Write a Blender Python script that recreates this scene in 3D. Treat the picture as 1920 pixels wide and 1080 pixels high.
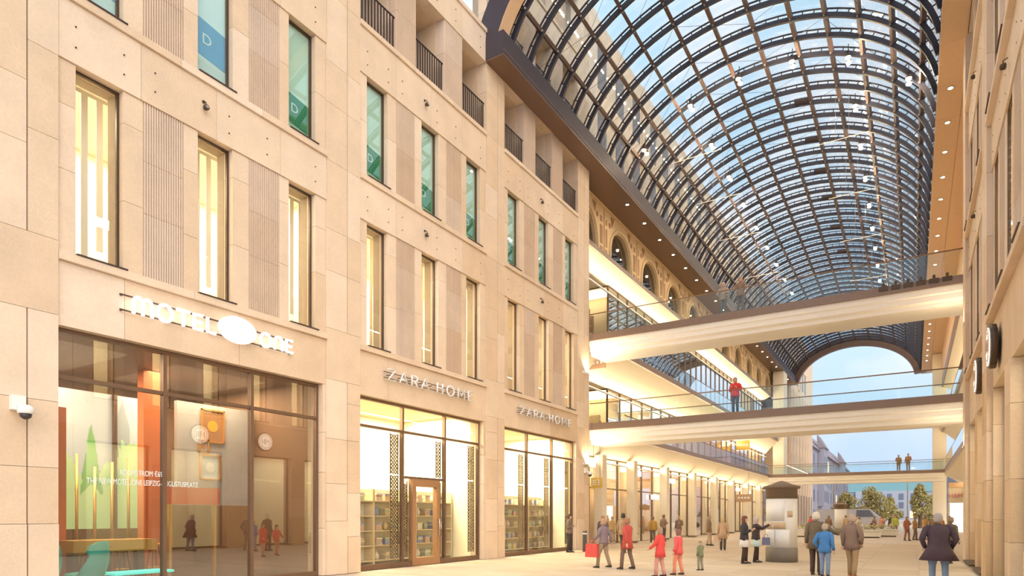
import bpy, bmesh, math, random
from mathutils import Vector, Matrix
random.seed(7)
PI = math.pi
sc = bpy.context.scene
col = sc.collection
for o in list(bpy.data.objects): bpy.data.objects.remove(o)

# ------------------------------------------------------------------ camera, sky, sun, exposure
FPX, VPX, HOR, CAMZ = 1214.0, 1712.0, 967.0, 1.65
YAW = math.atan((VPX - 960.0) / FPX)
cd = bpy.data.cameras.new('camera'); cam = bpy.data.objects.new('camera', cd); col.objects.link(cam)
cam.location = (0, 0, CAMZ); cam.rotation_euler = (PI / 2, 0, YAW)
cd.sensor_width = 36; cd.lens = 36 * FPX / 1920; cd.shift_y = (HOR - 540) / 1920
cd.clip_start = 0.1; cd.clip_end = 900
sc.camera = cam

W = bpy.data.worlds.new('sky'); sc.world = W; W.use_nodes = True
nt = W.node_tree; nt.nodes.clear()
def N(nt, t, **k):
    n = nt.nodes.new(t)
    for a, b in k.items(): setattr(n, a, b)
    return n
wo = N(nt, 'ShaderNodeOutputWorld'); bg = N(nt, 'ShaderNodeBackground')
tc = N(nt, 'ShaderNodeTexCoord'); sep = N(nt, 'ShaderNodeSeparateXYZ')
ramp = N(nt, 'ShaderNodeValToRGB'); noi = N(nt, 'ShaderNodeTexNoise'); mp = N(nt, 'ShaderNodeMapping')
cr = N(nt, 'ShaderNodeValToRGB'); mx = N(nt, 'ShaderNodeMix', data_type='RGBA')
nt.links.new(tc.outputs['Generated'], sep.inputs[0]); nt.links.new(sep.outputs['Z'], ramp.inputs[0])
e = ramp.color_ramp.elements
e[0].position = 0.0; e[0].color = (0.50, 0.62, 0.82, 1); e[1].position = 0.75; e[1].color = (0.62, 0.83, 0.96, 1)
x = ramp.color_ramp.elements.new(0.22); x.color = (0.56, 0.74, 0.92, 1)
nt.links.new(tc.outputs['Generated'], mp.inputs[0]); mp.inputs['Scale'].default_value = (5.0, 2.2, 7.0)
mp.inputs['Rotation'].default_value = (0.2, 0.3, 0.5)
nt.links.new(mp.outputs[0], noi.inputs['Vector']); noi.inputs['Scale'].default_value = 1.6; noi.inputs['Detail'].default_value = 5
nt.links.new(noi.outputs['Fac'], cr.inputs[0])
cr.color_ramp.elements[0].position = 0.40; cr.color_ramp.elements[1].position = 0.58
cr.color_ramp.elements[0].color = (0, 0, 0, 1); cr.color_ramp.elements[1].color = (0.95, 0.95, 0.95, 1)
hz = N(nt, 'ShaderNodeMapRange', interpolation_type='SMOOTHSTEP'); hz.inputs[1].default_value = 0.08; hz.inputs[2].default_value = 0.42; hz.inputs[3].default_value = 0.12
nt.links.new(sep.outputs['Z'], hz.inputs[0]); cm = N(nt, 'ShaderNodeMath', operation='MULTIPLY')
nt.links.new(cr.outputs[0], cm.inputs[0]); nt.links.new(hz.outputs[0], cm.inputs[1]); nt.links.new(cm.outputs[0], mx.inputs[0]); nt.links.new(ramp.outputs[0], mx.inputs[6])
mx.inputs[7].default_value = (1.0, 0.95, 0.96, 1)
nt.links.new(mx.outputs[2], bg.inputs[0]); bg.inputs[1].default_value = 1.22
nt.links.new(bg.outputs[0], wo.inputs[0])

sd = bpy.data.lights.new('sun', 'SUN'); sun = bpy.data.objects.new('sun', sd); col.objects.link(sun)
sd.energy = 2.35; sd.angle = math.radians(75); sd.color = (1.0, 0.87, 0.72)
sun.rotation_euler = Vector((-0.62, 0.62, -0.48)).to_track_quat('-Z', 'Y').to_euler()
sun.location = (20, -20, 30)

sc.view_settings.view_transform = 'Standard'; sc.view_settings.look = 'None'
sc.view_settings.exposure = 0.0; sc.view_settings.gamma = 1.0; sc.view_settings.use_curve_mapping = False
cy = sc.cycles
cy.use_denoising = True; cy.max_bounces = 7; cy.diffuse_bounces = 3; cy.glossy_bounces = 3
cy.transparent_max_bounces = 16; cy.sample_clamp_indirect = 6.0; cy.caustics_reflective = False; cy.caustics_refractive = False

# ------------------------------------------------------------------ materials
def new_mat(name):
    m = bpy.data.materials.new(name); m.use_nodes = True
    n = m.node_tree; n.nodes.clear()
    out = N(n, 'ShaderNodeOutputMaterial'); b = N(n, 'ShaderNodeBsdfPrincipled')
    n.links.new(b.outputs[0], out.inputs[0])
    return m, n, b, out
_mc = {}
def M(name, c, rough=0.6, metal=0.0, noise=0.0, scale=6.0, emit=0.0, spec=0.4):
    if name in _mc: return _mc[name]
    m, n, b, out = new_mat(name)
    b.inputs['Roughness'].default_value = rough; b.inputs['Metallic'].default_value = metal
    b.inputs['Specular IOR Level'].default_value = spec
    b.inputs['Base Color'].default_value = (*c, 1)
    if noise > 0:
        t = N(n, 'ShaderNodeTexCoord'); q = N(n, 'ShaderNodeTexNoise'); q.inputs['Scale'].default_value = scale
        q.inputs['Detail'].default_value = 4
        h = N(n, 'ShaderNodeHueSaturation'); h.inputs['Color'].default_value = (*c, 1)
        mr = N(n, 'ShaderNodeMapRange'); mr.inputs[3].default_value = 1 - noise; mr.inputs[4].default_value = 1 + noise
        n.links.new(t.outputs['Object'], q.inputs['Vector']); n.links.new(q.outputs['Fac'], mr.inputs[0])
        n.links.new(mr.outputs[0], h.inputs['Value']); n.links.new(h.outputs[0], b.inputs['Base Color'])
    if emit > 0:
        b.inputs['Emission Color'].default_value = (*c, 1); b.inputs['Emission Strength'].default_value = emit
    _mc[name] = m
    return m
def stone(name, c, var=0.065):
    m, n, b, out = new_mat(name)
    b.inputs['Roughness'].default_value = 0.75; b.inputs['Specular IOR Level'].default_value = 0.25
    oi = N(n, 'ShaderNodeObjectInfo'); t = N(n, 'ShaderNodeTexCoord')
    q = N(n, 'ShaderNodeTexNoise'); q.inputs['Scale'].default_value = 1.3; q.inputs['Detail'].default_value = 6
    q2 = N(n, 'ShaderNodeTexNoise'); q2.inputs['Scale'].default_value = 22; q2.inputs['Detail'].default_value = 3
    n.links.new(t.outputs['Object'], q.inputs['Vector']); n.links.new(t.outputs['Object'], q2.inputs['Vector'])
    mr = N(n, 'ShaderNodeMapRange'); mr.inputs[3].default_value = 1 - var; mr.inputs[4].default_value = 1 + var
    n.links.new(oi.outputs['Random'], mr.inputs[0])
    m2 = N(n, 'ShaderNodeMapRange'); m2.inputs[1].default_value = 0.3; m2.inputs[2].default_value = 0.7
    m2.inputs[3].default_value = 0.94; m2.inputs[4].default_value = 1.05
    n.links.new(q.outputs['Fac'], m2.inputs[0])
    m3 = N(n, 'ShaderNodeMapRange'); m3.inputs[1].default_value = 0.3; m3.inputs[2].default_value = 0.7
    m3.inputs[3].default_value = 0.95; m3.inputs[4].default_value = 1.03
    n.links.new(q2.outputs['Fac'], m3.inputs[0])
    a = N(n, 'ShaderNodeMath', operation='MULTIPLY'); n.links.new(mr.outputs[0], a.inputs[0]); n.links.new(m2.outputs[0], a.inputs[1])
    a2 = N(n, 'ShaderNodeMath', operation='MULTIPLY'); n.links.new(a.outputs[0], a2.inputs[0]); n.links.new(m3.outputs[0], a2.inputs[1])
    sv = N(n, 'ShaderNodeMapRange'); sv.inputs[3].default_value = 1.12; sv.inputs[4].default_value = 0.88
    n.links.new(oi.outputs['Random'], sv.inputs[0])
    h = N(n, 'ShaderNodeHueSaturation'); h.inputs['Color'].default_value = (*c, 1)
    n.links.new(a2.outputs[0], h.inputs['Value']); n.links.new(sv.outputs[0], h.inputs['Saturation'])
    n.links.new(h.outputs[0], b.inputs['Base Color'])
    bp = N(n, 'ShaderNodeBump'); bp.inputs['Strength'].default_value = 0.12; bp.inputs['Distance'].default_value = 0.02
    n.links.new(q2.outputs['Fac'], bp.inputs['Height']); n.links.new(bp.outputs[0], b.inputs['Normal'])
    return m
def glass(name, tint=(0.97, 0.98, 0.97), base=0.04, k=1.0, rough=0.0):
    m, n, b, out = new_mat(name); n.nodes.remove(b)
    tr = N(n, 'ShaderNodeBsdfTransparent'); tr.inputs[0].default_value = (*tint, 1)
    gl = N(n, 'ShaderNodeBsdfGlossy'); gl.inputs['Roughness'].default_value = rough
    gl.inputs['Color'].default_value = (1, 1, 1, 1)
    lw = N(n, 'ShaderNodeLayerWeight'); lw.inputs[0].default_value = 0.5
    fr = N(n, 'ShaderNodeMath', operation='POWER'); fr.inputs[1].default_value = 4.0; n.links.new(lw.outputs['Facing'], fr.inputs[0])
    ml = N(n, 'ShaderNodeMath', operation='MULTIPLY_ADD'); ml.use_clamp = True
    ml.inputs[1].default_value = k; ml.inputs[2].default_value = base
    n.links.new(fr.outputs[0], ml.inputs[0])
    mix = N(n, 'ShaderNodeMixShader'); n.links.new(ml.outputs[0], mix.inputs[0])
    n.links.new(tr.outputs[0], mix.inputs[1]); n.links.new(gl.outputs[0], mix.inputs[2]); n.links.new(mix.outputs[0], out.inputs[0])
    return m
def emis(name, c, s): return M(name, c, 0.5, emit=s)

STONE = stone('limestone', (0.78, 0.605, 0.445))
STONE_F = stone('limestone_fluted', (0.70, 0.53, 0.40), 0.05)
STONE_B = M('stone_backing', (0.45, 0.36, 0.27), 0.9, noise=0.1)
STONE_R = stone('sandstone_warm', (0.74, 0.54, 0.36), 0.10)
BRONZE = M('dark_bronze', (0.10, 0.065, 0.045), 0.4, 0.5, noise=0.15)
BROWN = M('brown_metal', (0.27, 0.17, 0.11), 0.45, 0.3, noise=0.08)
SILLM = M('sill_metal', (0.09, 0.06, 0.05), 0.5, 0.4, noise=0.1)
RAIL = M('railing_black', (0.05, 0.035, 0.04), 0.5, 0.4, noise=0.1)
STEEL = M('vault_steel', (0.045, 0.042, 0.058), 0.55, 0.2, noise=0.12)
PURL = M('purlin_brown', (0.11, 0.07, 0.06), 0.6, 0.1, noise=0.1)
BEAM = M('beam_umber', (0.06, 0.048, 0.06), 0.6, 0.1, noise=0.1)
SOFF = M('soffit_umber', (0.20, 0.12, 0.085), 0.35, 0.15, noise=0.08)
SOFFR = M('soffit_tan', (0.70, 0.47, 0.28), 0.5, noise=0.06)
CREAM = M('cream_plaster', (0.88, 0.78, 0.62), 0.7, noise=0.03)
WHITE = M('white_paint', (0.86, 0.83, 0.78), 0.6, noise=0.03)
CHROME = M('brushed_steel', (0.55, 0.53, 0.5), 0.3, 0.9, noise=0.05)
GLASS = glass('window_glass', base=0.03, k=1.0)
GLASS_HOTEL = glass('lounge_glass', (0.92, 0.91, 0.88), base=0.12, k=1.0)
GLASS_UP = glass('upper_glass', (0.93, 0.985, 0.955), base=0.07, k=1.0)
GLASS_MALL = glass('mall_glass', (0.92, 0.94, 0.95), base=0.14, k=1.6)
GLASS_RAIL = glass('railing_glass', (0.93, 0.97, 0.97), base=0.03, k=1.2)
GLASS_VAULT = glass('vault_glass', (0.93, 0.97, 0.99), base=0.05, k=1.0, rough=0.02)
GLASS_R = glass('right_window_glass', (0.98, 0.97, 0.94), base=0.02, k=0.15)
GLASS_DARK = glass('arch_glass', (0.35, 0.28, 0.2), base=0.15, k=1.2)
LAMP = emis('lamp_warm', (1.0, 0.86, 0.62), 22)
LAMP_P = emis('panel_warm', (1.0, 0.82, 0.55), 8.0)
LAMP_W = emis('panel_white', (1.0, 0.93, 0.80), 6.0)
SIGN_W = emis('sign_white', (1.0, 0.97, 0.95), 3.0)

# ------------------------------------------------------------------ mesh building
class MB:
    def __init__(s): s.v = []; s.f = []; s.m = []; s.sm = []
    def add(s, vs, fs, mi=0, sm=False):
        b = len(s.v); s.v += [tuple(p) for p in vs]
        for f in fs: s.f.append([b + i for i in f]); s.m.append(mi); s.sm.append(sm)
        return s
    def box(s, x0, x1, y0, y1, z0, z1, mi=0):
        if x1 < x0: x0, x1 = x1, x0
        if y1 < y0: y0, y1 = y1, y0
        v = [(x0,y0,z0),(x1,y0,z0),(x1,y1,z0),(x0,y1,z0),(x0,y0,z1),(x1,y0,z1),(x1,y1,z1),(x0,y1,z1)]
        return s.add(v, [(0,3,2,1),(4,5,6,7),(0,1,5,4),(1,2,6,5),(2,3,7,6),(3,0,4,7)], mi)
    def loft(s, rings, mi=0, cap=True, closed=True, sm=True):
        n = len(rings[0]); v = [p for r in rings for p in r]; f = []
        for i in range(len(rings) - 1):
            for j in range(n if closed else n - 1):
                k = (j + 1) % n; f.append((i*n+j, i*n+k, (i+1)*n+k, (i+1)*n+j))
        s.add(v, f, mi, sm)
        if cap: 
            b = len(s.v) - len(v)
            s.f.append([b + j for j in reversed(range(n))]); s.m.append(mi); s.sm.append(False)
            s.f.append([b + (len(rings)-1)*n + j for j in range(n)]); s.m.append(mi); s.sm.append(False)
        return s
    def tube(s, pts, r, n=6, mi=0, sm=True, flat=1.0, up=None):
        pts = [Vector(p) for p in pts]; R = r if isinstance(r, (list, tuple)) else [r] * len(pts)
        rings = []; ref = None
        for i, p in enumerate(pts):
            a = pts[max(i-1, 0)]; b = pts[min(i+1, len(pts)-1)]; d = (b - a)
            if d.length < 1e-9: d = Vector((0, 0, 1))
            d.normalize()
            if ref is None:
                ref = Vector(up) if up else (Vector((0, 0, 1)) if abs(d.z) < 0.9 else Vector((0, 1, 0)))
            x = ref - d * ref.dot(d)
            if x.length < 1e-6: x = Vector((1, 0, 0)) - d * d.x
            x.normalize(); y = d.cross(x); ref = x
            rings.append([p + x * (math.cos(2*PI*(j+.5)/n) * R[i]) + y * (math.sin(2*PI*(j+.5)/n) * R[i] * flat) for j in range(n)])
        return s.loft(rings, mi, True, True, sm)
    def prism(s, poly, a, b, axis='y', mi=0):
        n = len(poly)
        def P(u, w, t):
            return (u, t, w) if axis == 'y' else ((t, u, w) if axis == 'x' else (u, w, t))
        v = [P(u, w, a) for u, w in poly] + [P(u, w, b) for u, w in poly]
        f = [list(reversed(range(n))), list(range(n, 2*n))] + [(i, (i+1) % n, n+(i+1) % n, n+i) for i in range(n)]
        return s.add(v, f, mi)
    def lathe(s, prof, c=(0, 0, 0), n=24, mi=0, axis='z', sm=True):
        rings = []
        for r, z in prof:
            ring = []
            for j in range(n):
                a = 2*PI*j/n; u, w = r*math.cos(a), r*math.sin(a)
                ring.append((c[0]+u, c[1]+w, c[2]+z) if axis == 'z' else ((c[0]+z, c[1]+u, c[2]+w) if axis == 'x' else (c[0]+u, c[1]+z, c[2]+w)))
            rings.append(ring)
        return s.loft(rings, mi, True, True, sm)
    def mesh(s, name, mats):
        me = bpy.data.meshes.new(name); me.from_pydata(s.v, [], s.f)
        for m in (mats if isinstance(mats, (list, tuple)) else [mats]): me.materials.append(m)
        if len(me.materials) > 1: me.polygons.foreach_set('material_index', s.m)
        if any(s.sm): me.polygons.foreach_set('use_smooth', s.sm)
        bm = bmesh.new(); bm.from_mesh(me); bmesh.ops.recalc_face_normals(bm, faces=bm.faces); bm.to_mesh(me); bm.free()
        return me
    def obj(s, name, mats, parent=None, local=False):
        return put(s.mesh(name, mats), name, parent, local)
def put(me, name, parent=None, local=False):
    o = bpy.data.objects.new(name, me); col.objects.link(o)
    if parent is not None:
        o.parent = parent
        if not local and parent.parent is None: o.matrix_parent_inverse = parent.matrix_basis.inverted()
    return o
def tag(o, label, cat=None, group=None, kind=None):
    o['label'] = label
    if cat: o['category'] = cat
    if group: o['group'] = group
    if kind: o['kind'] = kind
    return o
def thing(name, label, cat, loc=(0, 0, 0), rz=0, group=None, kind=None):
    o = bpy.data.objects.new(name, None); col.objects.link(o)
    o.empty_display_size = 0.2; o.location = loc; o.rotation_euler = (0, 0, rz)
    o.matrix_basis = Matrix.Translation(Vector(loc)) @ Matrix.Rotation(rz, 4, 'Z')
    return tag(o, label, cat, group, kind)
def struct(o, label): o['kind'] = 'structure'; o['label'] = label; return o
def dup(root, loc, label=None, rz=None):
    r = root.copy(); col.objects.link(r)
    b = Matrix.Translation(Vector(loc)) @ (Matrix.Rotation(rz, 4, 'Z') if rz is not None else root.matrix_basis.to_3x3().to_4x4())
    r.matrix_basis = b
    if label: r['label'] = label
    for ch in list(root.children):
        c = ch.copy(); col.objects.link(c); c.parent = r; c.matrix_parent_inverse = ch.matrix_parent_inverse.copy()
        for g in ch.children:
            d = g.copy(); col.objects.link(d); d.parent = c
    return r
def area(name, loc, size, energy, color, direction, parent=None, sy=None):
    l = bpy.data.lights.new(name, 'AREA'); o = bpy.data.objects.new(name, l); col.objects.link(o)
    l.shape = 'RECTANGLE'; l.size = size; l.size_y = sy or size; l.energy = energy; l.color = color
    o.location = loc; o.rotation_euler = Vector(direction).to_track_quat('-Z', 'Y').to_euler()
    return o
def point(name, loc, energy, color, r=0.08):
    l = bpy.data.lights.new(name, 'POINT'); o = bpy.data.objects.new(name, l); col.objects.link(o)
    l.energy = energy; l.color = color; l.shadow_soft_size = r; o.location = loc
    return o
def spot(name, loc, energy, color, direction=(0, 0, -1), ang=120):
    l = bpy.data.lights.new(name, 'SPOT'); o = bpy.data.objects.new(name, l); col.objects.link(o)
    l.energy = energy; l.color = color; l.spot_size = math.radians(ang); l.spot_blend = 0.6; l.shadow_soft_size = 0.08
    o.location = loc; o.rotation_euler = Vector(direction).to_track_quat('-Z', 'Y').to_euler()
    return o
WARM = (1.0, 0.80, 0.52); WARM2 = (1.0, 0.88, 0.68)

# ------------------------------------------------------------------ ground
XL, XR = -13.8, 1.72
fm, fn, fb, _ = new_mat('paving_far'); fb.inputs['Roughness'].default_value = 0.55
_t = N(fn, 'ShaderNodeTexCoord'); _b = N(fn, 'ShaderNodeTexBrick'); _b.inputs['Scale'].default_value = 0.7
_b.inputs['Color1'].default_value = (0.63, 0.52, 0.40, 1); _b.inputs['Color2'].default_value = (0.59, 0.48, 0.37, 1)
_b.inputs['Mortar'].default_value = (0.52, 0.42, 0.32, 1); _b.inputs['Mortar Size'].default_value = 0.006
fn.links.new(_t.outputs['Object'], _b.inputs['Vector']); fn.links.new(_b.outputs[0], fb.inputs['Base Color'])
floor = struct(MB().box(-60, 60, -12, 420, -0.3, -0.012).obj('floor', fm), 'pale warm stone paving of the pedestrian street')
PAVE = stone('paving_slab', (0.60, 0.49, 0.375), 0.05)
pv = MB().box(-0.771, 0.771, -0.496, 0.496, -0.03, 0).mesh('paving_slab', PAVE)
pvh = MB().box(-0.771, 0.771, -0.496, 0.496, -0.03, 0).mesh('paving_slab', PAVE)
for i in range(10):
    for j in range(30):
        o = put(pv, 'paving_slab', floor); o.location = (XL + 0.775 + 1.55 * i, 14.5 + j + (0.0), 0)

# ------------------------------------------------------------------ stone facades
class Side:
    def __init__(s, x0, sg, name): s.x0, s.sg, s.name = x0, sg, name
    def X(s, w): return s.x0 + s.sg * w
    def box(s, mb, w0, w1, y0, y1, z0, z1, mi=0): return mb.box(s.X(w0), s.X(w1), y0, y1, z0, z1, mi)
L = Side(XL, 1, 'left'); R = Side(XR, -1, 'right')
BAYS = [5.9, 13.77, 21.64]; BW = 6.6; PW = 1.27
FLOORS = [(6.68, 10.38, 11.55, 11.72), (11.72, 14.7, 16.05, 16.2), (16.2, 18.85, 19.95, 20.1), (20.1, 22.75, 23.85, 24.0), (24.0, 26.6, 27.4, 27.6)]
WIN = [(0.32, 1.20), (2.84, 3.72), (5.36, 6.23)]
LOG = [(0.0, 1.6), (2.55, 4.05), (5.1, 6.6)]
G = 0.004
def facade(side, bays, nfl, wall, ground_open):
    back = MB(); PJ, SJ = (0.05, 0.09) if side is L else (0.13, 0.16)
    def slab(y0, y1, z0, z1, w1=0.0, mat=STONE, w0=-0.34):
        side.box(MB(), w0, w1, y0 + G, y1 - G, z0 + G, z1 - G).obj('stone_slab', mat, wall)
        side.box(back, -0.6, w0 - 0.002, y0, y1, z0, z1)
    def flute(y0, y1, z0, z1):
        m = MB(); side.box(m, -0.34, -0.022, y0 + G, y1 - G, z0 + G, z1 - G)
        n = max(6, int((y1 - y0) / 0.052)); p = (y1 - y0 - 2*G) / n
        for i in range(n): side.box(m, -0.023, 0.008, y0 + G + p*i + p*0.2, y0 + G + p*i + p*0.8, z0 + G, z1 - G)
        m.obj('fluted_panel', STONE_F, wall); side.box(back, -0.6, -0.342, y0, y1, z0, z1)
    def split(z0, z1, hs):
        c = [z0]; k = random.randrange(3)
        while c[-1] < z1 - 0.9:
            h = hs[k % len(hs)]; k += 1
            c.append(z1 if z1 - c[-1] - h < 0.5 else c[-1] + h)
        if c[-1] != z1: c.append(z1)
        return list(zip(c[:-1], c[1:]))
    for bi, s in enumerate(bays):
        nf = nfl[bi]; top = FLOORS[nf-1][3] if nf else 6.68
        ST = STONE if side is L else STONE_R
        # pilaster strips on the near side of the bay, with a recessed joint between the two strips
        for (a, b_) in ((s - PW, s - 0.52), (s - 0.505, s)):
            for z0, z1 in split(0.0, 5.45, [1.25, 1.5, 1.05]): slab(a, b_, z0, z1, PJ if z0 > 0 else PJ + 0.02, ST)
            for z0, z1 in split(6.86, top, [1.6, 1.15, 1.9]): slab(a, b_, z0, z1, PJ)
        slab(s - PW, s, 5.45, 6.86, PJ)
        for z0, z1 in ((0, 5.45), (6.86, top)): side.box(back, -0.6, -0.02, s - 0.52, s - 0.505, z0, z1)
        # ground floor
        for (a, b_, zt) in ground_open[bi]:
            pass
        op = ground_open[bi]; yy = s
        for (a, b_, zt) in op:
            if a - yy > 0.02:
                for z0, z1 in split(0.0, zt, [1.3, 1.55, 1.1]): slab(yy, a, z0, z1, 0.04, ST)
            yy = b_
        if s + BW - yy > 0.02:
            for z0, z1 in split(0.0, op[-1][2], [1.3, 1.55, 1.1]): slab(yy, s + BW, z0, z1, 0.0, ST)
        zt = op[0][2]
        for a, b_ in ((0, 1.23), (1.23, 3.9), (3.9, BW)): slab(s + a, s + b_, zt, 6.52, 0.0, STONE)
        for a, b_ in ((0, 2.7), (2.7, BW)): slab(s + a, s + b_, 6.52, 6.68, SJ)
        for fi in range(nf):
            z0, z1, zl, zs = FLOORS[fi]
            ops = WIN if fi < 2 else LOG
            fl = [(1.61, 2.49), (4.17, 5.05)] if fi < 2 else [(1.6, 2.55), (4.05, 5.1)]
            cuts = sorted(set([0.0, BW] + [q for o_ in ops for q in o_] + [q for o_ in fl for q in o_]))
            for a, b_ in zip(cuts[:-1], cuts[1:]):
                if b_ - a < 0.02 or any(abs(a - o_[0]) < 1e-6 and abs(b_ - o_[1]) < 1e-6 for o_ in ops): continue
                if any(abs(a - o_[0]) < 1e-6 for o_ in fl):
                    for p0, p1 in split(z0, z1, [1.35, 1.1, 1.5]): flute(s + a, s + b_, p0, p1)
                else:
                    for p0, p1 in split(z0, z1, [1.6, 1.25, 1.45]): slab(s + a, s + b_, p0, p1, 0.0)
            for a, b_ in ((0, 1.55), (1.55, 3.28), (3.28, 5.07), (5.07, BW)): slab(s + a, s + b_, z1, zl, 0.035)
            for a, b_ in ((0, 2.4), (2.4, 4.5), (4.5, BW)): slab(s + a, s + b_, zl, zs, SJ)
            st = MB()
            for q in (0.3, 1.2, 1.84, 3.6, 4.66, 6.2):
                for z in (z1 + 0.32, z1 + 0.72):
                    st.lathe([(0.015, -0.01), (0.015, 0.02)], (side.X(0.035), s + q, z), 8, 0, 'x')
            st.obj('anchor_stud', BRONZE, wall)
    e0 = bays[-1] + BW
    top = FLOORS[nfl[-1]-1][3]
    for (a, b_) in ((e0, e0 + 0.72), (e0 + 0.735, e0 + PW)):
        z = 0
        for z0, z1 in split(0.0, top, [1.5, 1.25, 1.7]): slab(a, b_, z0, z1, PJ)
    side.box(back, -0.6, -0.02, e0 + 0.72, e0 + 0.735, 0, top)
    # end face towards the passage
    me = back.mesh(wall.name, STONE_B)
    wall.data = me
def wall_obj(name, label):
    me = bpy.data.meshes.new(name); o = bpy.data.objects.new(name, me); col.objects.link(o)
    return struct(o, label)
wall_left = wall_obj('wall_left', 'limestone hotel facade with fluted panels along the left of the street')
wall_right = wall_obj('wall_right', 'warm sandstone facade seen edge-on along the right of the street')
gl = [[(s, s + BW - 0.1, 5.28)] for s in BAYS]; gl[1] = [(BAYS[1], BAYS[1] + 6.45, 5.22)]; gl[2] = [(BAYS[2], BAYS[2] + 6.5, 5.22)]
facade(L, BAYS, [2, 4, 5], wall_left, gl)
gr = [[(s, s + 2.8, 4.88), (s + 3.75, s + 6.55, 4.88)] for s in BAYS[1:]]
facade(R, BAYS[1:], [4, 4], wall_right, gr)
# closing mass behind the stone: upper parts out of view and return faces
mm = MB(); mm.box(-20.5, XL - 0.62, 28.35, 29.5, 0, 27.6)
struct(mm.obj('wall_end_left', STONE), 'plain stone end of the left facade beside the bridges')
mm = MB(); mm.box(XR + 0.62, 6.5, 28.35, 29.5, 0, 24.0)
struct(mm.obj('wall_end_right', STONE), 'plain stone end of the right facade beside the bridges')

BAYN = {('left', 0): 'over the hotel window', ('left', 1): 'over the near shop',
        ('left', 2): 'over the far shop', ('right', 0): 'in the near right-hand bay',
        ('right', 1): 'in the far right-hand bay'}
POSN = ['leftmost', 'middle', 'rightmost']
wn = [0]
def window(side, y0, y1, z0, z1, label, gmat, fw=0.045, w=-0.17):
    if side is R and w > -0.2: w = -0.02; fw = 0.03
    wn[0] += 1
    t = thing('window_%d' % wn[0], label, None, (side.X(w), (y0+y1)/2, z0), kind='structure')
    f = MB()
    for a, b_, c, d in ((y0, y0+fw, z0, z1), (y1-fw, y1, z0, z1), (y0+fw, y1-fw, z0, z0+fw), (y0+fw, y1-fw, z1-fw, z1)):
        side.box(f, w-0.05, w+(0.02 if side is L else 0.006), a, b_, c, d)
    f.obj('window_frame', BRONZE, t)
    p = MB(); side.box(p, w-0.005, w+0.005, y0+fw, y1-fw, z0+fw, z1-fw); p.obj('pane', gmat, t)
    q = MB(); side.box(q, w, 0.11 if side is L else 0.19, y0-0.02, y1+0.05, z0-0.0, z0+0.028); q.obj('window_sill', SILLM, t)
    return t
def fixture(side, y, z, label):
    t = thing('wall_spotlight', label, 'spotlight', (side.X(0.03), y, z), group='small wall fixtures on the stone bands')
    m = MB(); m.lathe([(0.035, 0.0), (0.035, 0.03), (0.02, 0.04)], (side.X(0.03), y, z + 0.16), 10, 0, 'x'); m.tube([(side.X(0.06), y, z+0.16), (side.X(0.14), y, z+0.12), (side.X(0.14), y, z)], 0.012)
    m.obj('bracket', BRONZE, t)
    m = MB(); m.lathe([(0.04, -0.06), (0.06, -0.03), (0.065, 0.04), (0.04, 0.055)], (side.X(0.14), y, z), 12, 0, 'x'); m.obj('housing', BRONZE, t)
    m = MB(); m.lathe([(0.038, 0.0), (0.038, 0.008)], (side.X(0.14) + side.sg*0.054, y, z), 12, 0, 'x'); m.obj('lens', CHROME, t)
MINT = M('mint_tint', (0.74, 0.90, 0.80), 0.6, noise=0.04); ICE = M('ice_tint', (0.76, 0.88, 0.93), 0.6, noise=0.04)
POSG = M('poster_green', (0.05, 0.27, 0.13), 0.5, noise=0.2); POSB = M('poster_blue', (0.13, 0.35, 0.62), 0.5, noise=0.1)
POSP = M('poster_pale', (0.55, 0.72, 0.58), 0.5, noise=0.1)
def text(body, size, loc, rot, mat, name='lettering', parent=None, ext=0.004, align='CENTER', offs=0.0):
    c = bpy.data.curves.new(name, 'FONT'); c.body = body; c.size = size; c.extrude = ext; c.align_x = align; c.offset = offs
    c.materials.append(mat)
    o = bpy.data.objects.new(name, c); col.objects.link(o)
    o.location = loc; o.rotation_euler = rot
    if parent is not None:
        o.parent = parent; o.matrix_parent_inverse = parent.matrix_basis.inverted()
    return o
TXL = (PI/2, 0, PI/2)      # reads along +Y, faces +X
TXR = (PI/2, 0, -PI/2)     # reads along -Y, faces -X
TXS = (PI/2, 0, 0)         # reads along +X, faces -Y
POSTW = M('poster_white', (0.80, 0.86, 0.86), 0.6)
def room(name, label, side, y0, y1, z0, z1, depth, mat, fmat, energy, color, lights=2):
    X0, X1 = side.X(-0.6), side.X(-depth); m = MB(); th = 0.1
    m.box(X1, X1 - side.sg*th, y0, y1, z0, z1); m.box(X0, X1, y0-th, y0, z0, z1); m.box(X0, X1, y1, y1+th, z0, z1)
    m.box(X0, X1 - side.sg*th, y0-th, y1+th, z1, z1+th)
    m.box(X0, X1 - side.sg*th, y0-th, y1+th, z0-th, z0, 1)
    o = struct(m.obj(name, [mat, fmat]), label)
    for i in range(lights):
        y = y0 + (y1-y0)*(i+.5)/lights
        area('room_light', ((X0+X1)/2, y, z1-0.04), abs(X1-X0)*0.55, energy/lights, color, (0, 0, -1), sy=(y1-y0)/lights*0.7)
    return o
ROOMW = M('room_white', (0.88, 0.84, 0.72), 0.8, noise=0.02); ROOMF = M('room_floor', (0.55, 0.45, 0.33), 0.5, noise=0.05)
bme = None
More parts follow.
